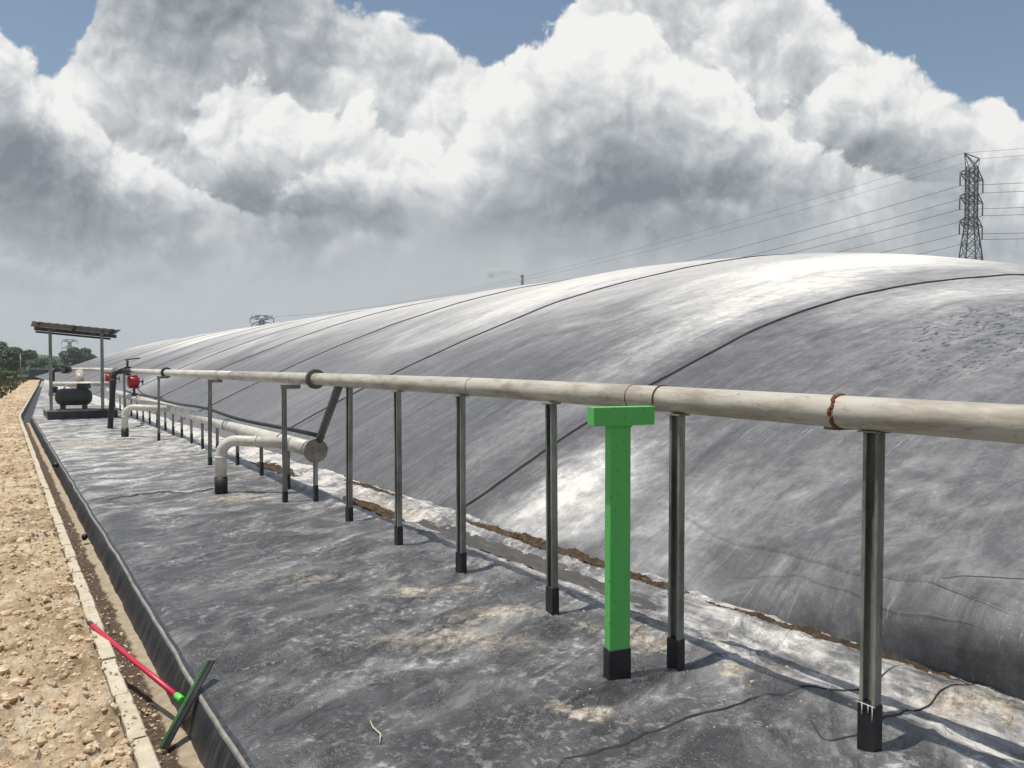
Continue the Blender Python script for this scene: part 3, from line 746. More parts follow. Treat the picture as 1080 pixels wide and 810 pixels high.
# ------------------------------------------------------------------ the main gas pipe
mp = thing('gas_pipe', (2.95, 0, 0), 'long weathered cream pipe carried at rail height on steel posts', 'pipe')
bp = [(2.95, -3.5, 1.33), (2.95, -1, 1.365), (2.95, 1.7, 1.400), (2.95, 3.4, 1.424), (2.95, 5, 1.438), (2.95, 8, 1.442), (2.95, 12, 1.44), (2.95, 20, 1.435), (2.95, 31, 1.435), (2.93, 31.2, 1.435), (2.80, 31.25, 1.435), (1.95, 30.6, 1.435)]
MB().tube(bp[:7], .069, 28).build('pipe_run', M_pipe, mp)
MB().tube(bp[6:], .069, 20).build('pipe_run', M_pipe2, mp)
def ring(y, r, th, m_, name, z=None, par=mp, n=28, x=2.95):
    zz = z if z is not None else float(np.interp(y, [p[1] for p in bp[:9]], [p[2] for p in bp[:9]]))
    return MB().tube([(x, y - th / 2, zz), (x, y + th / 2, zz)], r, n).build(name, m_, par)
# lumpy rusted weld bead
bm = MB(); yb = 1.885; zc = float(np.interp(yb, [p[1] for p in bp[:9]], [p[2] for p in bp[:9]]))
for i in range(46):
    a = i / 46 * 6.283; bm.sphere((2.95 + .070 * math.cos(a), yb + rnd.uniform(-.006, .006), zc + .070 * math.sin(a)), rnd.uniform(.007, .011), nu=6, nv=4)
bm.build('weld_bead', M_rust, mp)
ring(3.15, .0705, .006, M_rust, 'weld_bead'); ring(4.9, .0705, .005, M_rust, 'weld_bead')
ring(9.15, .074, .05, M_pipe2, 'coupling'); ring(12.9, .074, .05, M_pipe2, 'coupling')
fl = ring(8.355, .112, .018, M_flange, 'flange'); f2 = ring(8.330, .112, .018, M_flange, 'flange')
for i in range(8):
    a = i * math.pi / 4 + .2; x, z = 2.95 + .095 * math.cos(a), 1.442 + .095 * math.sin(a)
    MB().tube([(x, 8.28, z), (x, 8.40, z)], .011, 6, smooth=False).build('bolt', M_dsteel, fl)
ring(17.6, .115, .06, M_dsteel, 'flange')
ring(24.3, .085, .9, M_black, 'black_coupling')

PROF = [(-.022, -.035), (.022, -.035), (.022, .035), (-.022, .035), (-.022, .020), (-.008, .020), (-.008, .030 - .008), (.012, .022), (.012, -.022), (-.008, -.022), (-.008, -.020), (-.022, -.020)]
PROF = [(.022, -.038), (.022, .038), (-.024, .038), (-.024, .022), (-.018, .022), (-.018, .032), (.016, .032), (.016, -.032), (-.018, -.032), (-.018, -.022), (-.024, -.022), (-.024, -.038)]
SQ = [(-.0275, -.0405), (.0255, -.0405), (.0255, .0405), (-.0275, .0405)]


def pipe_z(y): return float(np.interp(y, [p[1] for p in bp[:9]], [p[2] for p in bp[:9]]))


tall = [(2.955, 1.74, 0, .20, 'channel steel post nearest the right edge, white drips on its black foot'),
        (2.93, 2.80, 0, .165, 'channel steel post just right of the green post'),
        (2.91, 3.85, 0, .17, 'channel steel post first to the left of the green post'),
        (2.91, 5.01, 0, .16, 'channel steel post second to the left of the green post'),
        (2.91, 6.11, 0, .17, 'channel steel post third to the left of the green post'),
        (2.95, 7.36, 0, .15, 'channel steel post beside the slanting black pipe'),
        (2.745, 8.82, 1, .13, 'channel steel post with top bracket in front of the capped lower pipe'),
        (2.78, 12.82, 1, .13, 'channel steel post with top bracket just left of the near gooseneck'),
        (2.76, 17.45, 1, .16, 'channel steel post below the dark flange near the far gooseneck'),
        (2.78, 22.9, 0, .2, 'steel post behind the black riser hose'),
        (2.90, 27.2, 1, .2, 'steel post under the pipe inside the shelter, nearer one'),
        (2.90, 29.4, 1, .2, 'steel post under the pipe inside the shelter, farther one')]
for i, (x, y, br, foot, lab) in enumerate(tall):
    z0 = float(liner_z(x, y)); zt = pipe_z(y) - .069
    p = thing('pipe_post', (x, y, z0), lab, 'post', 'tall steel posts carrying the gas pipe')
    rz = R(4 if i % 2 else -3)
    MB().prism([(a * .94, b * .92) for a, b in PROF], z0 + foot - .02, zt - .008, (x, y), rz).build('channel', M_galv, p)
    bm = MB(); bm.prism(SQ, z0 - .03, z0 + foot, (x, y), rz); bm.build('black_foot', M_black, p, bevel=.004)
    p.rotation_euler = (R(rnd.uniform(-.7, .7)), R(rnd.uniform(-.7, .7)), 0)
    if br:
        MB().box((x + .075, y - .0, zt - .026), (.22, .06, .05)).build('bracket', M_galv, p)
    else:
        MB().box((x, y, zt - .004), (.085, .10, .007)).build('top_plate', M_galv, p)
    if i == 0:
        bm = MB()
        for dy_, L_ in ((.015, .045), (-.012, .03), (-.030, .055)):
            bm.tube([(x - .036, y + dy_, z0 + foot + .003), (x - .0365, y + dy_ - .001, z0 + foot - L_ * .6), (x - .0355, y + dy_ + .001, z0 + foot - L_)], [.0025, .0022, .003], 6)
        bm.tube([(x - .035, y + .04, z0 + foot), (x - .035, y - .04, z0 + foot)], .0025, 6)
        bm.build('paint_drip', plain('drip', (.62, .60, .54), .6), p)

# second pipe, directly behind the first from the green support on
bp2 = thing('gas_pipe', (3.22, 0, 0), 'second cream pipe running close behind the main one, right of the green post', 'pipe')
MB().tube([(3.22, y, 1.6 - (1.6 - pipe_z(y)) * 3.22 / 2.95) for y in (-3.5, -1, 1.7, 3.05)], .066, 20).build('pipe_run', M_pipe, bp2)
MB().tube([(3.22, y, 1.6 - (1.6 - pipe_z(y)) * 3.22 / 2.95) for y in (3.05, 3.09)], .062, 20).build('end_cap', M_dsteel, bp2)
MB().beam((2.97, 1.95, 1.335), (3.26, 1.95, 1.325), .05, .03).build('bracket', M_galv, bp2)
# green T support
gx, gy = 2.59, 2.88; z0 = float(liner_z(gx, gy))
gp = thing('support_post', (gx, gy, z0 - .02), 'bright green painted T-shaped steel support with a black wrapped foot', 'post')
M3 = Matrix.Rotation(R(-14), 3, 'Z')
ztop = pipe_z(2.9) - .026
bm = MB(); bm.box((gx, gy, (z0 + ztop - .09) / 2 + .05), (.116, .060, ztop - .09 - z0 - .1 + .0), M=M3); bm.build('upright', M_green, gp, bevel=.003)
bm = MB(); c_ = M3 @ Vector((.018, 0, 0)); bm.box((gx + c_.x, gy + c_.y, ztop - .048), (.345, .075, .094), M=M3); bm.build('cross_arm', M_green, gp, bevel=.003)
bm = MB(); bm.box((gx, gy, z0 + .06), (.127, .069, .185), M=M3); bm.build('black_foot', M_black, gp, bevel=.006)
bm = MB()
for dx_ in (-.058, .058):
    for i in range(9):
        q_ = M3 @ Vector((dx_ * (1 - i / 4.), -.033, 0)); bm.sphere((gx + q_.x, gy + q_.y, ztop - .098 + rnd.uniform(-.002, .002)), .006, nu=6, nv=4)
bm.build('weld_bead', M_green, gp)
bm = MB()
up_ = [(2.95 + .076 * math.cos(a), 2.93, pipe_z(2.93) + .076 * math.sin(a)) for a in np.linspace(-.9, math.pi + .9, 24)]
up_ = [(2.85, 2.93, ztop - .10)] + [(2.95 - .0735 * math.cos(a), 2.93, pipe_z(2.93) + .0735 * math.sin(a)) for a in np.linspace(-.35, math.pi + .35, 24)] + [(3.05, 2.93, ztop - .06)]
bm.tube(up_[1:-1], .004, 8); bm.build('u_bolt', M_rust, gp)

# ------------------------------------------------------------------ lower header pipe
def lx(y): return 3.03 + (y - 8.5) * .0186
lp = thing('header_pipe', (3.03, 8.5, 0), 'thick cream pipe low over the liner, ending in a rusty blind flange', 'pipe')
pts = [(lx(y), y, .605) for y in np.arange(8.6, 36.1, 2.5)]
MB().tube(pts, .098, 24).build('pipe_run', M_pipe2, lp)
ec = MB().tube([(lx(8.5), 8.56, .605), (lx(8.5), 8.60, .605)], .14, 32).build('end_cap', M_rustcap if 'M_rustcap' in globals() else plain('corroded_plate', (.40, .35, .27), .8, var=.75, sc=7), lp)
for y in (9.45, 9.9, 12.9, 13.0, 15.9, 19.2, 23.0):
    MB().tube([(lx(y), y - .02, .605), (lx(y), y + .02, .605)], .102, 24).build('coupling', M_dsteel if y in (9.9, 13.0) else M_pipe2, lp)
names = ['first short support, under the rusty end of the lower pipe', 'second short support, right of the near gooseneck', 'third short support, behind the near gooseneck bend', 'fourth short support, left of the near gooseneck']
sy_ = [8.62, 9.71, 11.0, 12.43, 13.9, 15.2, 16.3, 17.4, 18.5, 19.6, 20.9, 22.2, 23.5, 24.8, 26.2, 27.8, 29.4, 31.2]
for i, y in enumerate(sy_):
    x = lx(y) + .01; z0 = float(liner_z(x, y))
    lab = names[i] if i < 4 else 'short black-footed support under the lower pipe, number %d from its capped end' % (i + 1)
    lab = lab + ', black foot' if i < 4 else lab
    p = thing('short_support', (x, y, z0), lab, 'support', 'short supports under the lower pipe')
    MB().prism([(a * .8, b * .8) for a, b in PROF], z0 + .14, .515, (x, y)).build('channel', M_galv, p)
    MB().prism([(a * .85, b * .85) for a, b in SQ], z0 - .03, z0 + .19, (x, y)).build('black_foot', M_black, p, bevel=.004)
    MB().box((x, y, .512), (.09, .09, .008)).build('saddle_plate', M_galv, p)

def arc(c, r, a0, a1, ux, n=10):
    """arc in the vertical plane through horizontal direction ux"""
    return [(c[0] + ux[0] * r * math.cos(a), c[1] + ux[1] * r * math.cos(a), c[2] + r * math.sin(a)) for a in np.linspace(a0, a1, n)]
for (x, y, xe, ye, zt, lab) in ((2.26, 9.83, lx(9.3), 9.35, .66, 'cream gooseneck pipe with black foot nearest the capped end'), (2.28, 18.78, lx(18.2), 18.2, .66, 'cream gooseneck pipe with black foot beside the black riser')):
    z0 = float(liner_z(x, y)); g = thing('gooseneck_pipe', (x, y, z0), lab, 'pipe', 'gooseneck pipes joining the lower pipe')
    d = Vector((xe - x, ye - y, 0)).normalized(); r = .19
    path = [(x, y, z0 + .15), (x, y, zt - r)] + arc((x + d.x * r, y + d.y * r, zt - r), r, math.pi, math.pi / 2, d, 9)[1:] + [(xe - d.x * .04, ye - d.y * .04, .625)]
    MB().tube(path, .068, 20).build('bent_pipe', M_pipe2, g)
    MB().tube([(x, y, z0 - .03), (x, y, z0 + .19)], .078, 20).build('black_foot', M_black, g)
    MB().tube([(x, y, zt - r - .03), (x, y, zt - r)], .072, 20).build('coupling', M_pipe2, g)
    q = [x + d.x * .42, y + d.y * .42]; MB().tube([(q[0], q[1], zt - .005), (q[0] + d.x * .03, q[1] + d.y * .03, zt - .006)], .072, 20).build('coupling', M_pipe2, g)

# slanting link and hose
tag(MB().tube([(2.97, 7.66, 1.40), (3.08, 8.62, .70)], .045, 16).build('link_pipe', M_link), 'dark slanting pipe from the main pipe down to the lower pipe', 'pipe')
hs = []
for y in np.arange(8.65, 30, .6): hs.append((lx(y) + .13 + .02 * math.sin(y * 1.3), y, .735 + .02 * math.sin(y * .9) - .02 * (y > 20)))
tag(MB().tube(hs, .027, 10).build('cable_conduit', M_black), 'thin black hose lying along the back of the lower pipe', 'hose')

# black riser with valve
rp = thing('riser_hose', (2.33, 21.5, 0), 'black riser pipe standing on the liner and turning over to the main pipe valve', 'pipe')
MB().tube([(2.28, 21.55, -.02), (2.31, 21.5, .5), (2.35, 21.5, 1.0), (2.37, 21.5, 1.3)] + [(2.37 + .14 * (1 - math.cos(a)), 21.5, 1.30 + .14 * math.sin(a)) for a in np.linspace(.3, 1.57, 5)] + [(2.80, 22.3, 1.44), (2.93, 23.2, 1.44)], .066, 16).build('bent_pipe', M_black, rp)
MB().tube([(2.36, 21.5, 1.18), (2.36, 21.5, 1.25)], .078, 16).build('collar', M_dsteel, rp)

vx, vy = 2.95, 23.6
vl = thing('butterfly_valve', (vx, vy, 1.35), 'black butterfly valve with raised lever on the main pipe', 'valve')
MB().tube([(vx, vy - .06, 1.436), (vx, vy + .06, 1.436)], .13, 20).build('valve_body', M_black, vl)
MB().tube([(vx, vy, 1.55), (vx, vy, 1.74)], .03, 10).build('stem', M_black, vl)
MB().beam((vx - .06, vy + .03, 1.74), (vx + .30, vy - .12, 1.80), .045, .03).build('lever', M_black, vl)

def red_unit(x, y, lab, s=1.0):
    p = thing('gas_meter', (x, y, .70), lab, 'meter', 'red units above the lower pipe')
    b = MB(); r = .155 * s; zc = 1.13
    b.tube([(x - .17 * s, y, zc), (x - .15 * s, y, zc), (x + .10 * s, y, zc), (x + .13 * s, y, zc)], [r * .82, r, r, r * .78], 16); b.build('housing', M_red, p)
    MB().box((x - .02, y, zc + r * .95), (.20 * s, .16 * s, .05)).build('top_box', M_red, p)
    MB().box((x, y, zc - r - .02), (.26 * s, .2 * s, .05)).build('base_flange', M_red, p)
    MB().tube([(x, y, .70), (x, y, zc - r)], .035, 10).build('stem', M_dgreen, p)
    MB().tube([(x, y, .70), (x, y, .79)], .075, 12).build('bracket', M_dgreen, p)
    MB().tube([(x + .12 * s, y, zc), (x + .22 * s, y, zc - .02)], .02, 8).build('shaft', M_dsteel, p)
    MB().tube([(x + .22 * s, y, zc - .02), (x + .235 * s, y, zc - .02)], .09 * s, 14).build('handwheel', M_black, p)
    return p
red_unit(3.19, 24.2, 'red metal unit with side handwheel above the lower pipe, right of the black riser')
red_unit(3.30, 30.6, 'smaller red metal unit left of the black riser, beside the shelter post', 1.1)
tag(MB().tube([(3.22, 24.1, .97), (3.3, 23.5, .80), (3.42, 22.6, .72), (3.5, 21.5, .76)], .014, 8).build('power_cable', M_black), 'thin black cable hanging from the red unit to the hose', 'cable')

# ------------------------------------------------------------------ shelter on plinth with tank
pl = MB(); pl.box((2.05, 27.35, .235), (1.9, 2.7, .03)); o = pl.build('plinth_slab', M_conc)
o.name = 'plinth'; p = thing('equipment_plinth', (2.05, 27.35, 0), 'low plinth with black lined sides and a concrete top under the shelter', 'plinth')
at_parent(o, p); o.name = 'slab'
MB().box((2.05, 27.35, .10), (1.84, 2.64, .24)).build('black_side', M_skirt, p)

sh = thing('shelter_canopy', (1.85, 26.3, .25), 'small open steel shelter with a tilted flat sheet roof on two posts', 'shelter')
for (x, y) in ((1.24, 26.35), (2.56, 26.0)):
    MB().box((x, y, 1.45), (.085, .085, 2.4)).build('post', M_galv, sh)
    MB().box((x, y, .257), (.2, .2, .012)).build('foot_plate', M_dsteel, sh)
bmz = lambda x: 2.72 - (x - .75) * .10
MB().beam((.85, 26.5, bmz(.85) - .03), (2.95, 25.95, bmz(2.95) - .03), .07, .10).build('beam', M_dsteel, sh)
MB().beam((.9, 27.0, bmz(.9) - .10), (2.85, 26.5, bmz(2.85) - .10), .05, .06).build('beam', M_dsteel, sh)
for x in (.95, 1.85, 2.82):
    yc = 26.5 - (x - .85) * .262
    MB().beam((x, yc - .62, bmz(x) + .08), (x, yc + .66, bmz(x) + .01), .05, .07).build('rafter', M_dsteel, sh)
bm = MB(); A = []
for i in range(46):
    x = .78 + 2.2 * i / 45; yc = 26.5 - (x - .85) * .262; w_ = .006 * (1 if i % 4 < 2 else -1)
    A += [(x, yc - .75, bmz(x) + .13 + w_), (x, yc + .7, bmz(x) + .05 + w_), (x, yc + .7, bmz(x) + .065 + w_), (x, yc - .75, bmz(x) + .145 + w_)]
fs = []
for i in range(45):
    for a, b_ in ((0, 1), (1, 2), (2, 3), (3, 0)): fs.append((i * 4 + a, i * 4 + b_, (i + 1) * 4 + b_, (i + 1) * 4 + a))
bm.add(A, fs + [(0, 3, 2, 1), (180, 181, 182, 183)]); bm.build('roof_sheet', M_sheet, sh)

tk = thing('air_receiver', (1.85, 27.0, .25), 'rounded dark grey tank with blue motor lying on the plinth', 'tank')
dv = Vector((.95, -.30, 0)).normalized(); c0 = Vector((1.87, 26.95, .62))
prf = [(-.50, .06), (-.485, .14), (-.45, .20), (-.38, .245), (-.28, .262), (.28, .262), (.38, .245), (.45, .20), (.485, .14), (.50, .06)]
MB().tube([c0 + dv * a for a, _ in prf], [r for _, r in prf], 24).build('vessel', M_tank, tk)
MB().tube([c0 + dv * -.45 + Vector((0, 0, .22)), c0 + dv * -.62 + Vector((0, 0, .22))], .10, 14).build('motor', M_blue, tk)
MB().box(c0 + dv * .28 + Vector((0, 0, .33)), (.34, .2, .16), rz=-.3).build('control_box', M_dsteel, tk)
MB().tube([c0 + dv * (-.28 + .2 * (1 - math.cos(a))) + Vector((0, 0, .22 + .16 * math.sin(a))) for a in np.linspace(0, math.pi, 10)], .025, 8).build('pipe_arch', M_pipe2, tk)
for sgn in (-.3, .3):
    MB().box(c0 + dv * sgn + Vector((0, 0, -.30)), (.08, .34, .16), rz=-.3).build('saddle', M_dsteel, tk)

cp = thing('cross_pipe', (2.1, 28.0, .9), 'white horizontal pipe crossing behind the dark tank at waist height', 'pipe')
MB().tube([(1.33, 28.6, .99), (3.05, 27.6, .99)], .075, 16).build('pipe_run', M_pipe2, cp)
MB().tube([(1.36, 28.58, .6), (1.36, 28.58, .99)], .09, 14).build('pipe_drop', M_pipe2, cp)
el_ = thing('elbow_pipe', (1.45, 29.5, .9), 'black elbow pipe dropping from the pipe end behind the shelter post', 'pipe')
MB().tube([(1.42, 29.3, 1.0), (1.42, 29.3, 1.36), (1.46, 29.33, 1.42), (1.56, 29.4, 1.44), (1.92, 30.5, 1.44)], .075, 12).build('bent_pipe', M_black, el_)
vb = thing('gate_valve', (1.85, 30.4, 1.3), 'black valve at the far end of the main pipe behind the shelter', 'valve')
MB().tube([(1.80, 30.2, 1.44), (1.96, 30.45, 1.44)], .13, 14).build('valve_body', M_black, vb)
MB().tube([(1.88, 30.32, 1.5), (1.88, 30.32, 1.66)], .03, 8).build('stem', M_black, vb)
MB().tube([(2.25, 29.6, .95), (2.25, 29.9, 1.38)], .12, 14).build('stub', M_pipe, cp)

# ------------------------------------------------------------------ squeegee lying over the ditch
sq = thing('floor_squeegee', (.71, 3.94, -.05), 'floor squeegee with red handle resting across the kerb and ditch', 'squeegee')
A = Vector((.43, 5.16, .045)); B = Vector((.712, 3.945, -.035))
MB().tube([A, A.lerp(B, .04), A.lerp(B, .5) + Vector((0, 0, -.006)), B], [.012, .0135, .0135, .0135], 14).build('handle', M_redh, sq)
MB().tube([A + (A - B) * .02, A + (B - A) * .015], .0145, 12).build('grip_cap', M_dsteel, sq)
MB().tube([B + (A - B) * .045, B - (A - B) * .008], [.0165, .0175], 12).build('socket', M_lime, sq)
Ba = Vector((.600, 3.80, -.185)); Bb = Vector((.862, 4.02, .10)); dB = (Bb - Ba).normalized(); hd = (A - B).normalized()
nr = dB.cross(hd).normalized(); fw = nr.cross(dB)
Mx = Matrix((nr, dB, fw)).transposed(); cB = (Ba + Bb) / 2
if nr.z < 0: pass
MB().box(cB - fw * .018, (.008, (Bb - Ba).length, .034), M=Mx).build('rubber_blade', M_black, sq, bevel=.001)
MB().box(cB + fw * .004, (.020, (Bb - Ba).length * .995, .014), M=Mx).build('blade_holder', M_dgreen, sq, bevel=.002)
MB().box(cB + fw * .013 + nr * .009, (.004, (Bb - Ba).length * .99, .004), M=Mx).build('holder_edge', plain('green_edge', (.08, .30, .07), .4), sq)

# small litter
tag(MB().tube([(1.30, 2.92, .012), (1.33, 2.98, .018), (1.33, 3.06, .016), (1.35, 3.14, .012)], [.002, .004, .004, .002], 6).build('twig', M_kerb), 'pale dry twig on the dark liner near the ditch', 'twig')
bm = MB(); bm.sphere((.74, 14.6, -.05), .05, (1, 1.5, .9), 7, 5); tag(bm.build('plastic_scrap', M_black), 'black plastic scrap stuck on the far ditch edge', 'litter')
bm = MB(); bm.sphere((.68, 8.7, -.13), .03, (1, 1.3, 1.2), 7, 5); tag(bm.build('plastic_scrap', M_black), 'small black plastic scrap in the middle stretch of the ditch', 'litter')

# ------------------------------------------------------------------ pylons and wires
def pylon(loc, ang, label, H=44.9, arms=((40.7, 4.), (35.9, 4.), (30.9, 4.)), flat=False, th=.17):
    p = thing('power_pylon', loc, label, 'pylon', 'lattice power pylons'); c, s_ = math.cos(ang), math.sin(ang)
    def T(x, y, z): return (loc[0] + c * x - s_ * y, loc[1] + s_ * x + c * y, loc[2] + z)
    def hw(z):
        zw = arms[-1][0] + .5
        return .85 if z > zw else .85 + (zw - z) / zw * 3.2
    bm = MB(); zs = [0.]
    while zs[-1] < H - 3: zs.append(zs[-1] + max(1.5, hw(zs[-1]) * 1.7))
    zs[-1] = H - 2.4
    cr = ((-1, -1), (1, -1), (1, 1), (-1, 1))
    for a, b in zip(zs, zs[1:]):
        h0, h1 = hw(a), hw(b)
        for i in range(4):
            p0, p1 = cr[i], cr[(i + 1) % 4]
            bm.beam(T(p0[0] * h0, p0[1] * h0, a), T(p0[0] * h1, p0[1] * h1, b), th * 1.15)
            bm.beam(T(p0[0] * h0, p0[1] * h0, a), T(p1[0] * h1, p1[1] * h1, b), th * .6)
            bm.beam(T(p1[0] * h0, p1[1] * h0, a), T(p0[0] * h1, p0[1] * h1, b), th * .6)
            bm.beam(T(p0[0] * h1, p0[1] * h1, b), T(p1[0] * h1, p1[1] * h1, b), th * .6)
    bm.build('lattice_body', M_tower, p); tips = []
    zt = zs[-1]; bm = MB()
    for sg in (-1, 1):
        for q in (-.85, .85):
            bm.beam(T(sg * .85, q, zt), T(sg * 3.6 * (1 if not flat else 1.6), 0, H), th * .8); bm.beam(T(-sg * .85, q, zt + .1), T(sg * 3.6, 0, H), th * .6)
    bm.beam(T(-3.6, 0, H), T(3.6, 0, H), th * .9); bm.build('earth_wire_arm', M_tower, p)
    for (z, L) in arms:
        for sg in (-1, 1):
            bm = MB()
            for q in (-.85, .85):
                bm.beam(T(sg * .85, q, z - .9), T(sg * L, 0, z - .1), th * .9); bm.beam(T(sg * .85, q, z + 1.4), T(sg * L, 0, z), th * .9)
                bm.beam(T(sg * L * .5, q * .5, z - .5), T(sg * .85, q, z + 1.3), th * .5)
            bm.beam(T(sg * .85, -.85, z - .9), T(sg * .85, .85, z - .9), th * .6)
            bm.build('cross_arm', M_tower, p)
            MB().tube([T(sg * L, 0, z), T(sg * L, 0, z - 2.7)], .13 if not flat else .2, 6).build('insulator', M_insul, p)
            tips.append(T(sg * L, 0, z - 2.7))
    tips += [T(-3.6, 0, H), T(3.6, 0, H)]
    return tips
a1 = math.atan2(.05, .9986)
q1 = cw(.6025 * 158, 158); q2 = cw(-.329 * 400, 400); q3 = cw(-.5825 * 600, 600); q0 = cw(300, 55)
t1 = pylon((*q1, -.75), a1, 'near lattice pylon rising behind the right part of the cover', H=45.6, arms=((41.4, 5.4), (36.6, 5.4), (31.6, 5.4)))
t2 = pylon((*q2, -.75), math.atan2(-.559, .829), 'flat-topped distant pylon whose head shows over the middle of the cover', H=28.4, arms=((27.0, 6.2), (24, 5.4)), flat=True, th=.34)
t3 = pylon((*q3, -.75), math.atan2(-.559, .829), 'farthest pylon, standing behind the round tree by the shelter', H=22.6, arms=((21.4, 6.2), (16, 6.2)), flat=True, th=.34)
t0 = [(q0[0] + a[0] - q1[0], q0[1] + a[1] - q1[1], a[2] + 1) for a in t1]
def wire(a, b, sag, r, lab, grp):
    pts = []
    for i in range(41):
        k = i / 40; p = Vector(a).lerp(Vector(b), k); p.z -= sag * 4 * k * (1 - k); pts.append(p)
    tag(MB().tube(pts, r, 5).build('power_line', M_wire), lab, 'power line', grp)
ends2 = [(t2[0][0], t2[0][1], 22.), (t2[1][0], t2[1][1], 22.), (t2[0][0], t2[0][1], 19.), (t2[1][0], t2[1][1], 19.), (t2[2][0], t2[2][1], 16), (t2[3][0], t2[3][1], 16)]
lv = ['top', 'top', 'middle', 'middle', 'bottom', 'bottom']; sd = ['near', 'far'] * 3
for i in range(6):
    wire(t1[i], ends2[i], 9, .05, 'power line descending left from the %s arm of the near pylon, %s side' % (lv[i], sd[i]), 'power lines left of the near pylon')
    wire(t1[i], t0[i], 3.5, .05, 'power line running right from the %s arm of the near pylon, %s side' % (lv[i], sd[i]), 'power lines right of the near pylon')
for i in (6, 7):
    wire(t1[i], (t2[-1][0], t2[-1][1], 27), 7, .03, 'thin earth wire descending left from the tip of the near pylon, %s side' % sd[i - 6], 'earth wires')
    wire(t1[i], t0[i], 2.5, .03, 'thin earth wire running right from the tip of the near pylon, %s side' % sd[i - 6], 'earth wires')

# chimney with smoke
qc = cw(.0138 * 500, 500); ch = thing('factory_chimney', (*qc, -.75), 'thin dark factory chimney trailing pale smoke on the skyline', 'chimney')
MB().tube([(*qc, -.75), (*qc, 60.7)], [1.6, .85], 14).build('shaft', M_chim, ch)
for z in (46, 51, 56, 60): MB().tube([(*qc, z), (*qc, z + .5)], 1.15, 12).build('gallery', M_chim, ch)
m, t = mat('smoke_volume'); O = t.n('ShaderNodeTexCoord').outputs['Object']
vol = t.n('ShaderNodeVolumePrincipled', {'Color': (1., 1., 1.), 'Density': t.m('MULTIPLY', t.rng(t.noise(O, .22, 3, .6), .36, .62), .30), 'Anisotropy': -.2})
t.n('ShaderNodeOutputMaterial', {1: vol.outputs[0]}); M_smoke = m
bm = MB(); pts = []
for k in np.linspace(0, 1, 14):
    c = cw(.0138 * 500 - 1 - 26 * k, 500 + 4 * k); pts.append((c[0], c[1], 60.7 + 3.4 * math.sqrt(k) + 1.2 * math.sin(k * 6)))
bm.tube(pts, [(.5 + 2.9 * k ** .6 + .5 * math.sin(k * 19)) * min(1, (1.02 - k) * 5) for k in np.linspace(0, 1, 14)], 14)
tag(bm.build('smoke', M_smoke), 'pale smoke drifting left from the chimney top', 'smoke', kind='stuff')

# ------------------------------------------------------------------ trees
def crown(bm, c, rx, rz, n, sz, r_):
    cl = [(r_.gauss(0, .45), r_.gauss(0, .45), r_.uniform(-.7, .8), r_.uniform(.25, .5)) for _ in range(16)]
    for _ in range(n):
        a, b, e, q = r_.choice(cl)
        d = Vector((r_.gauss(0, 1), r_.gauss(0, 1), r_.gauss(0, 1))).normalized() * q * r_.uniform(.65, 1)
        p = Vector((c[0] + (a + d.x) * rx, c[1] + (b + d.y) * rx, c[2] + (e + d.z) * rz))
        u = Vector((r_.gauss(0, 1), r_.gauss(0, 1), r_.gauss(0, 1))).normalized(); v = u.orthogonal().normalized(); s_ = sz * r_.uniform(.6, 1.3)
        bm.add([p - u * s_, p + v * s_ * .6, p + u * s_, p - v * s_ * .6], [(0, 1, 2, 3)])
def tree(c, rx, hz, n, sz, m_, lab, seed, name='leafy_tree'):
    """hz: height of the crown centre, crown half-height is .62 of it"""
    r_ = random.Random(seed); p = thing(name, (c[0], c[1], -.75), lab, 'tree', 'trees beyond the far end')
    bm = MB(); bm.tube([(c[0], c[1], -.8), (c[0] + .1, c[1], hz * .5), (c[0], c[1] + .1, hz)], [.28, .2, .08], 8)
    for i in range(6):
        a = i * 1.05; bm.tube([(c[0], c[1], hz * (.35 + .07 * i)), (c[0] + rx * .5 * math.cos(a), c[1] + rx * .5 * math.sin(a), hz * (.8 + .08 * i))], [.11, .03], 6)
    bm.build('trunk', M_bark, p)
    bm = MB(); crown(bm, (c[0], c[1], hz), rx, hz * .62, n, sz, r_); bm.build('crown', m_, p)
tree(cw(-.575 * 185, 185), 3.9, 3.5, 5200, .30, M_leaf, 'round dark tree beside the far end of the cover, below the farthest pylon', 1)
tree(cw(-.672 * 120, 120), 2.6, 2.9, 3600, .24, M_leaf, 'dark tree at the left edge of the picture', 2)
tree(cw(-.655 * 135, 135), 3.0, 2.6, 3600, .24, M_leaf, 'dark tree second from the left edge, behind the bank', 3)
tree(cw(-.690 * 140, 140), 3.4, 3.6, 3600, .24, M_leaf, 'tallest dark tree cut by the left picture edge', 4)
tree(cw(-.618 * 150, 150), 2.6, 1.5, 2600, .24, M_leaf, 'lower dark tree just left of the shelter', 5)
tree(cw(-.607 * 120, 120), 1.6, .4, 1500, .16, M_leaf2, 'small yellow-green bush seen left of the shelter post', 6, 'bush')
tree(cw(-.670 * 95, 95), 1.3, .5, 1500, .16, M_leaf2, 'bright green bush behind the gravel bank at the left edge', 7, 'bush')
bm = MB(); r_ = random.Random(9)
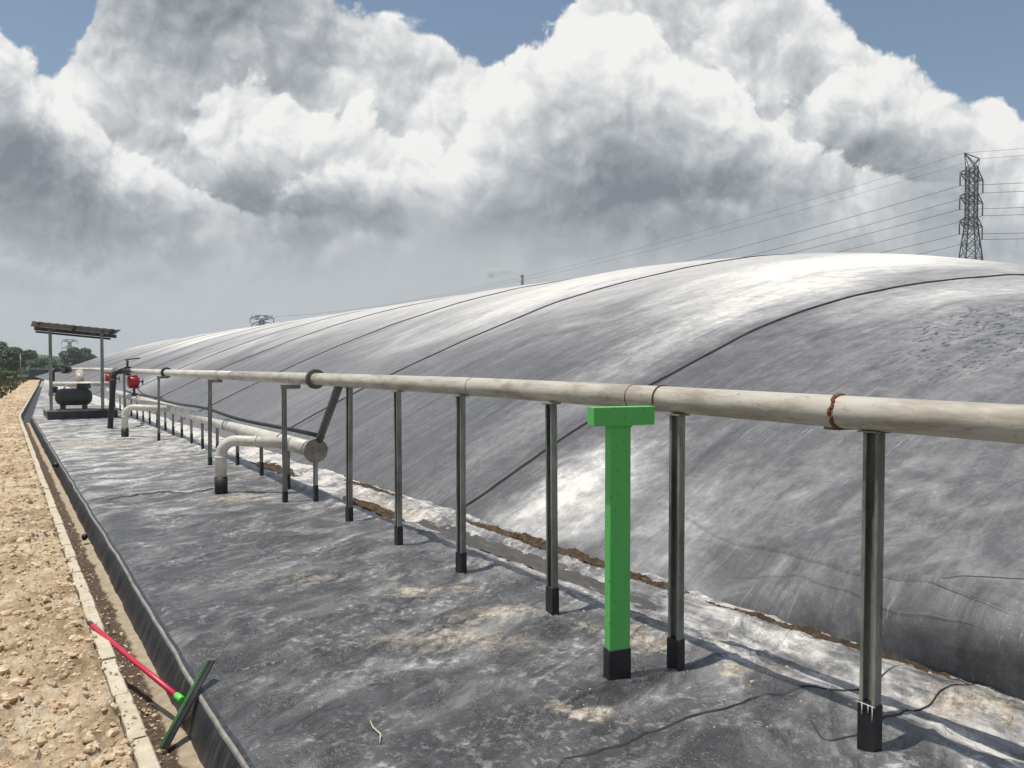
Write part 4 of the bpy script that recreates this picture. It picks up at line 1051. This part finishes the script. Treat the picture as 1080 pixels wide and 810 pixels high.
for i in range(70):
    Z_ = r_.uniform(170, 420); X_ = Z_ * r_.uniform(-.72, -.50); c = cw(X_, Z_)
    crown(bm, (c[0], c[1], .9), r_.uniform(3, 5), Z_ * .006 + 1.6, 420, .40, r_)
tag(bm.build('distant_wood', M_leaf), 'dark mass of distant woodland beyond the far end', 'woodland', kind='stuff')
bm = MB(); r_ = random.Random(19)
for i in range(9000):
    x = r_.uniform(-14, 3); y = r_.uniform(40, 110)
    if x > float(bend(y)) - .6: continue
    h = r_.uniform(.12, .4); a = r_.uniform(0, 6.28); z = -.0 - max(0, -(x - float(bend(y))) - 1.8) * .22; z = max(z, -.75)
    bm.add([(x - .05 * math.cos(a), y - .05 * math.sin(a), z), (x + .05 * math.cos(a), y + .05 * math.sin(a), z), (x + r_.uniform(-.1, .1), y, z + h)], [(0, 1, 2)])
tag(bm.build('grass_tufts', leaf('grass_blades', (.045, .055, .016), (.09, .095, .035))), 'rough grass on the outer side of the gravel bank', 'grass', kind='stuff')

lpx = cw(-.6475 * 88, 88); lpo = thing('lamp_pole', (*lpx, -.7), 'thin pale lamp pole standing at the far end of the gravel bank', 'pole')
MB().tube([(*lpx, -.7), (*lpx, 2.9)], .06, 8).build('shaft', M_galv, lpo)
MB().beam((lpx[0] - .8, lpx[1], 1.95), (lpx[0] + .9, lpx[1] - .3, 2.15), .12, .06).build('arm', M_galv, lpo)
shx = cw(-.624 * 110, 110); s2 = thing('small_shed', (*shx, -.75), 'low shed with a pale flat roof beyond the far end of the bank', 'shed')
MB().box((shx[0], shx[1], .1), (2.4, 2.0, 1.7)).build('wall', plain('shed_wall', (.10, .11, .10), .8), s2)
MB().box((shx[0], shx[1], 1.0), (3.1, 2.6, .08)).build('roof', plain('shed_roof', (.45, .43, .38), .7), s2)

# ------------------------------------------------------------------ haze
m, t = mat('haze_air')
vol = t.n('ShaderNodeVolumePrincipled', {'Color': (.86, .92, 1.), 'Density': .00042, 'Anisotropy': .2})
t.n('ShaderNodeOutputMaterial', {1: vol.outputs[0]})
bm = MB(); bm.box((0, 0, 38), (3800, 3800, 80.))
tag(bm.build('haze', m), 'even pale haze in the air over the whole place', 'haze', kind='stuff')
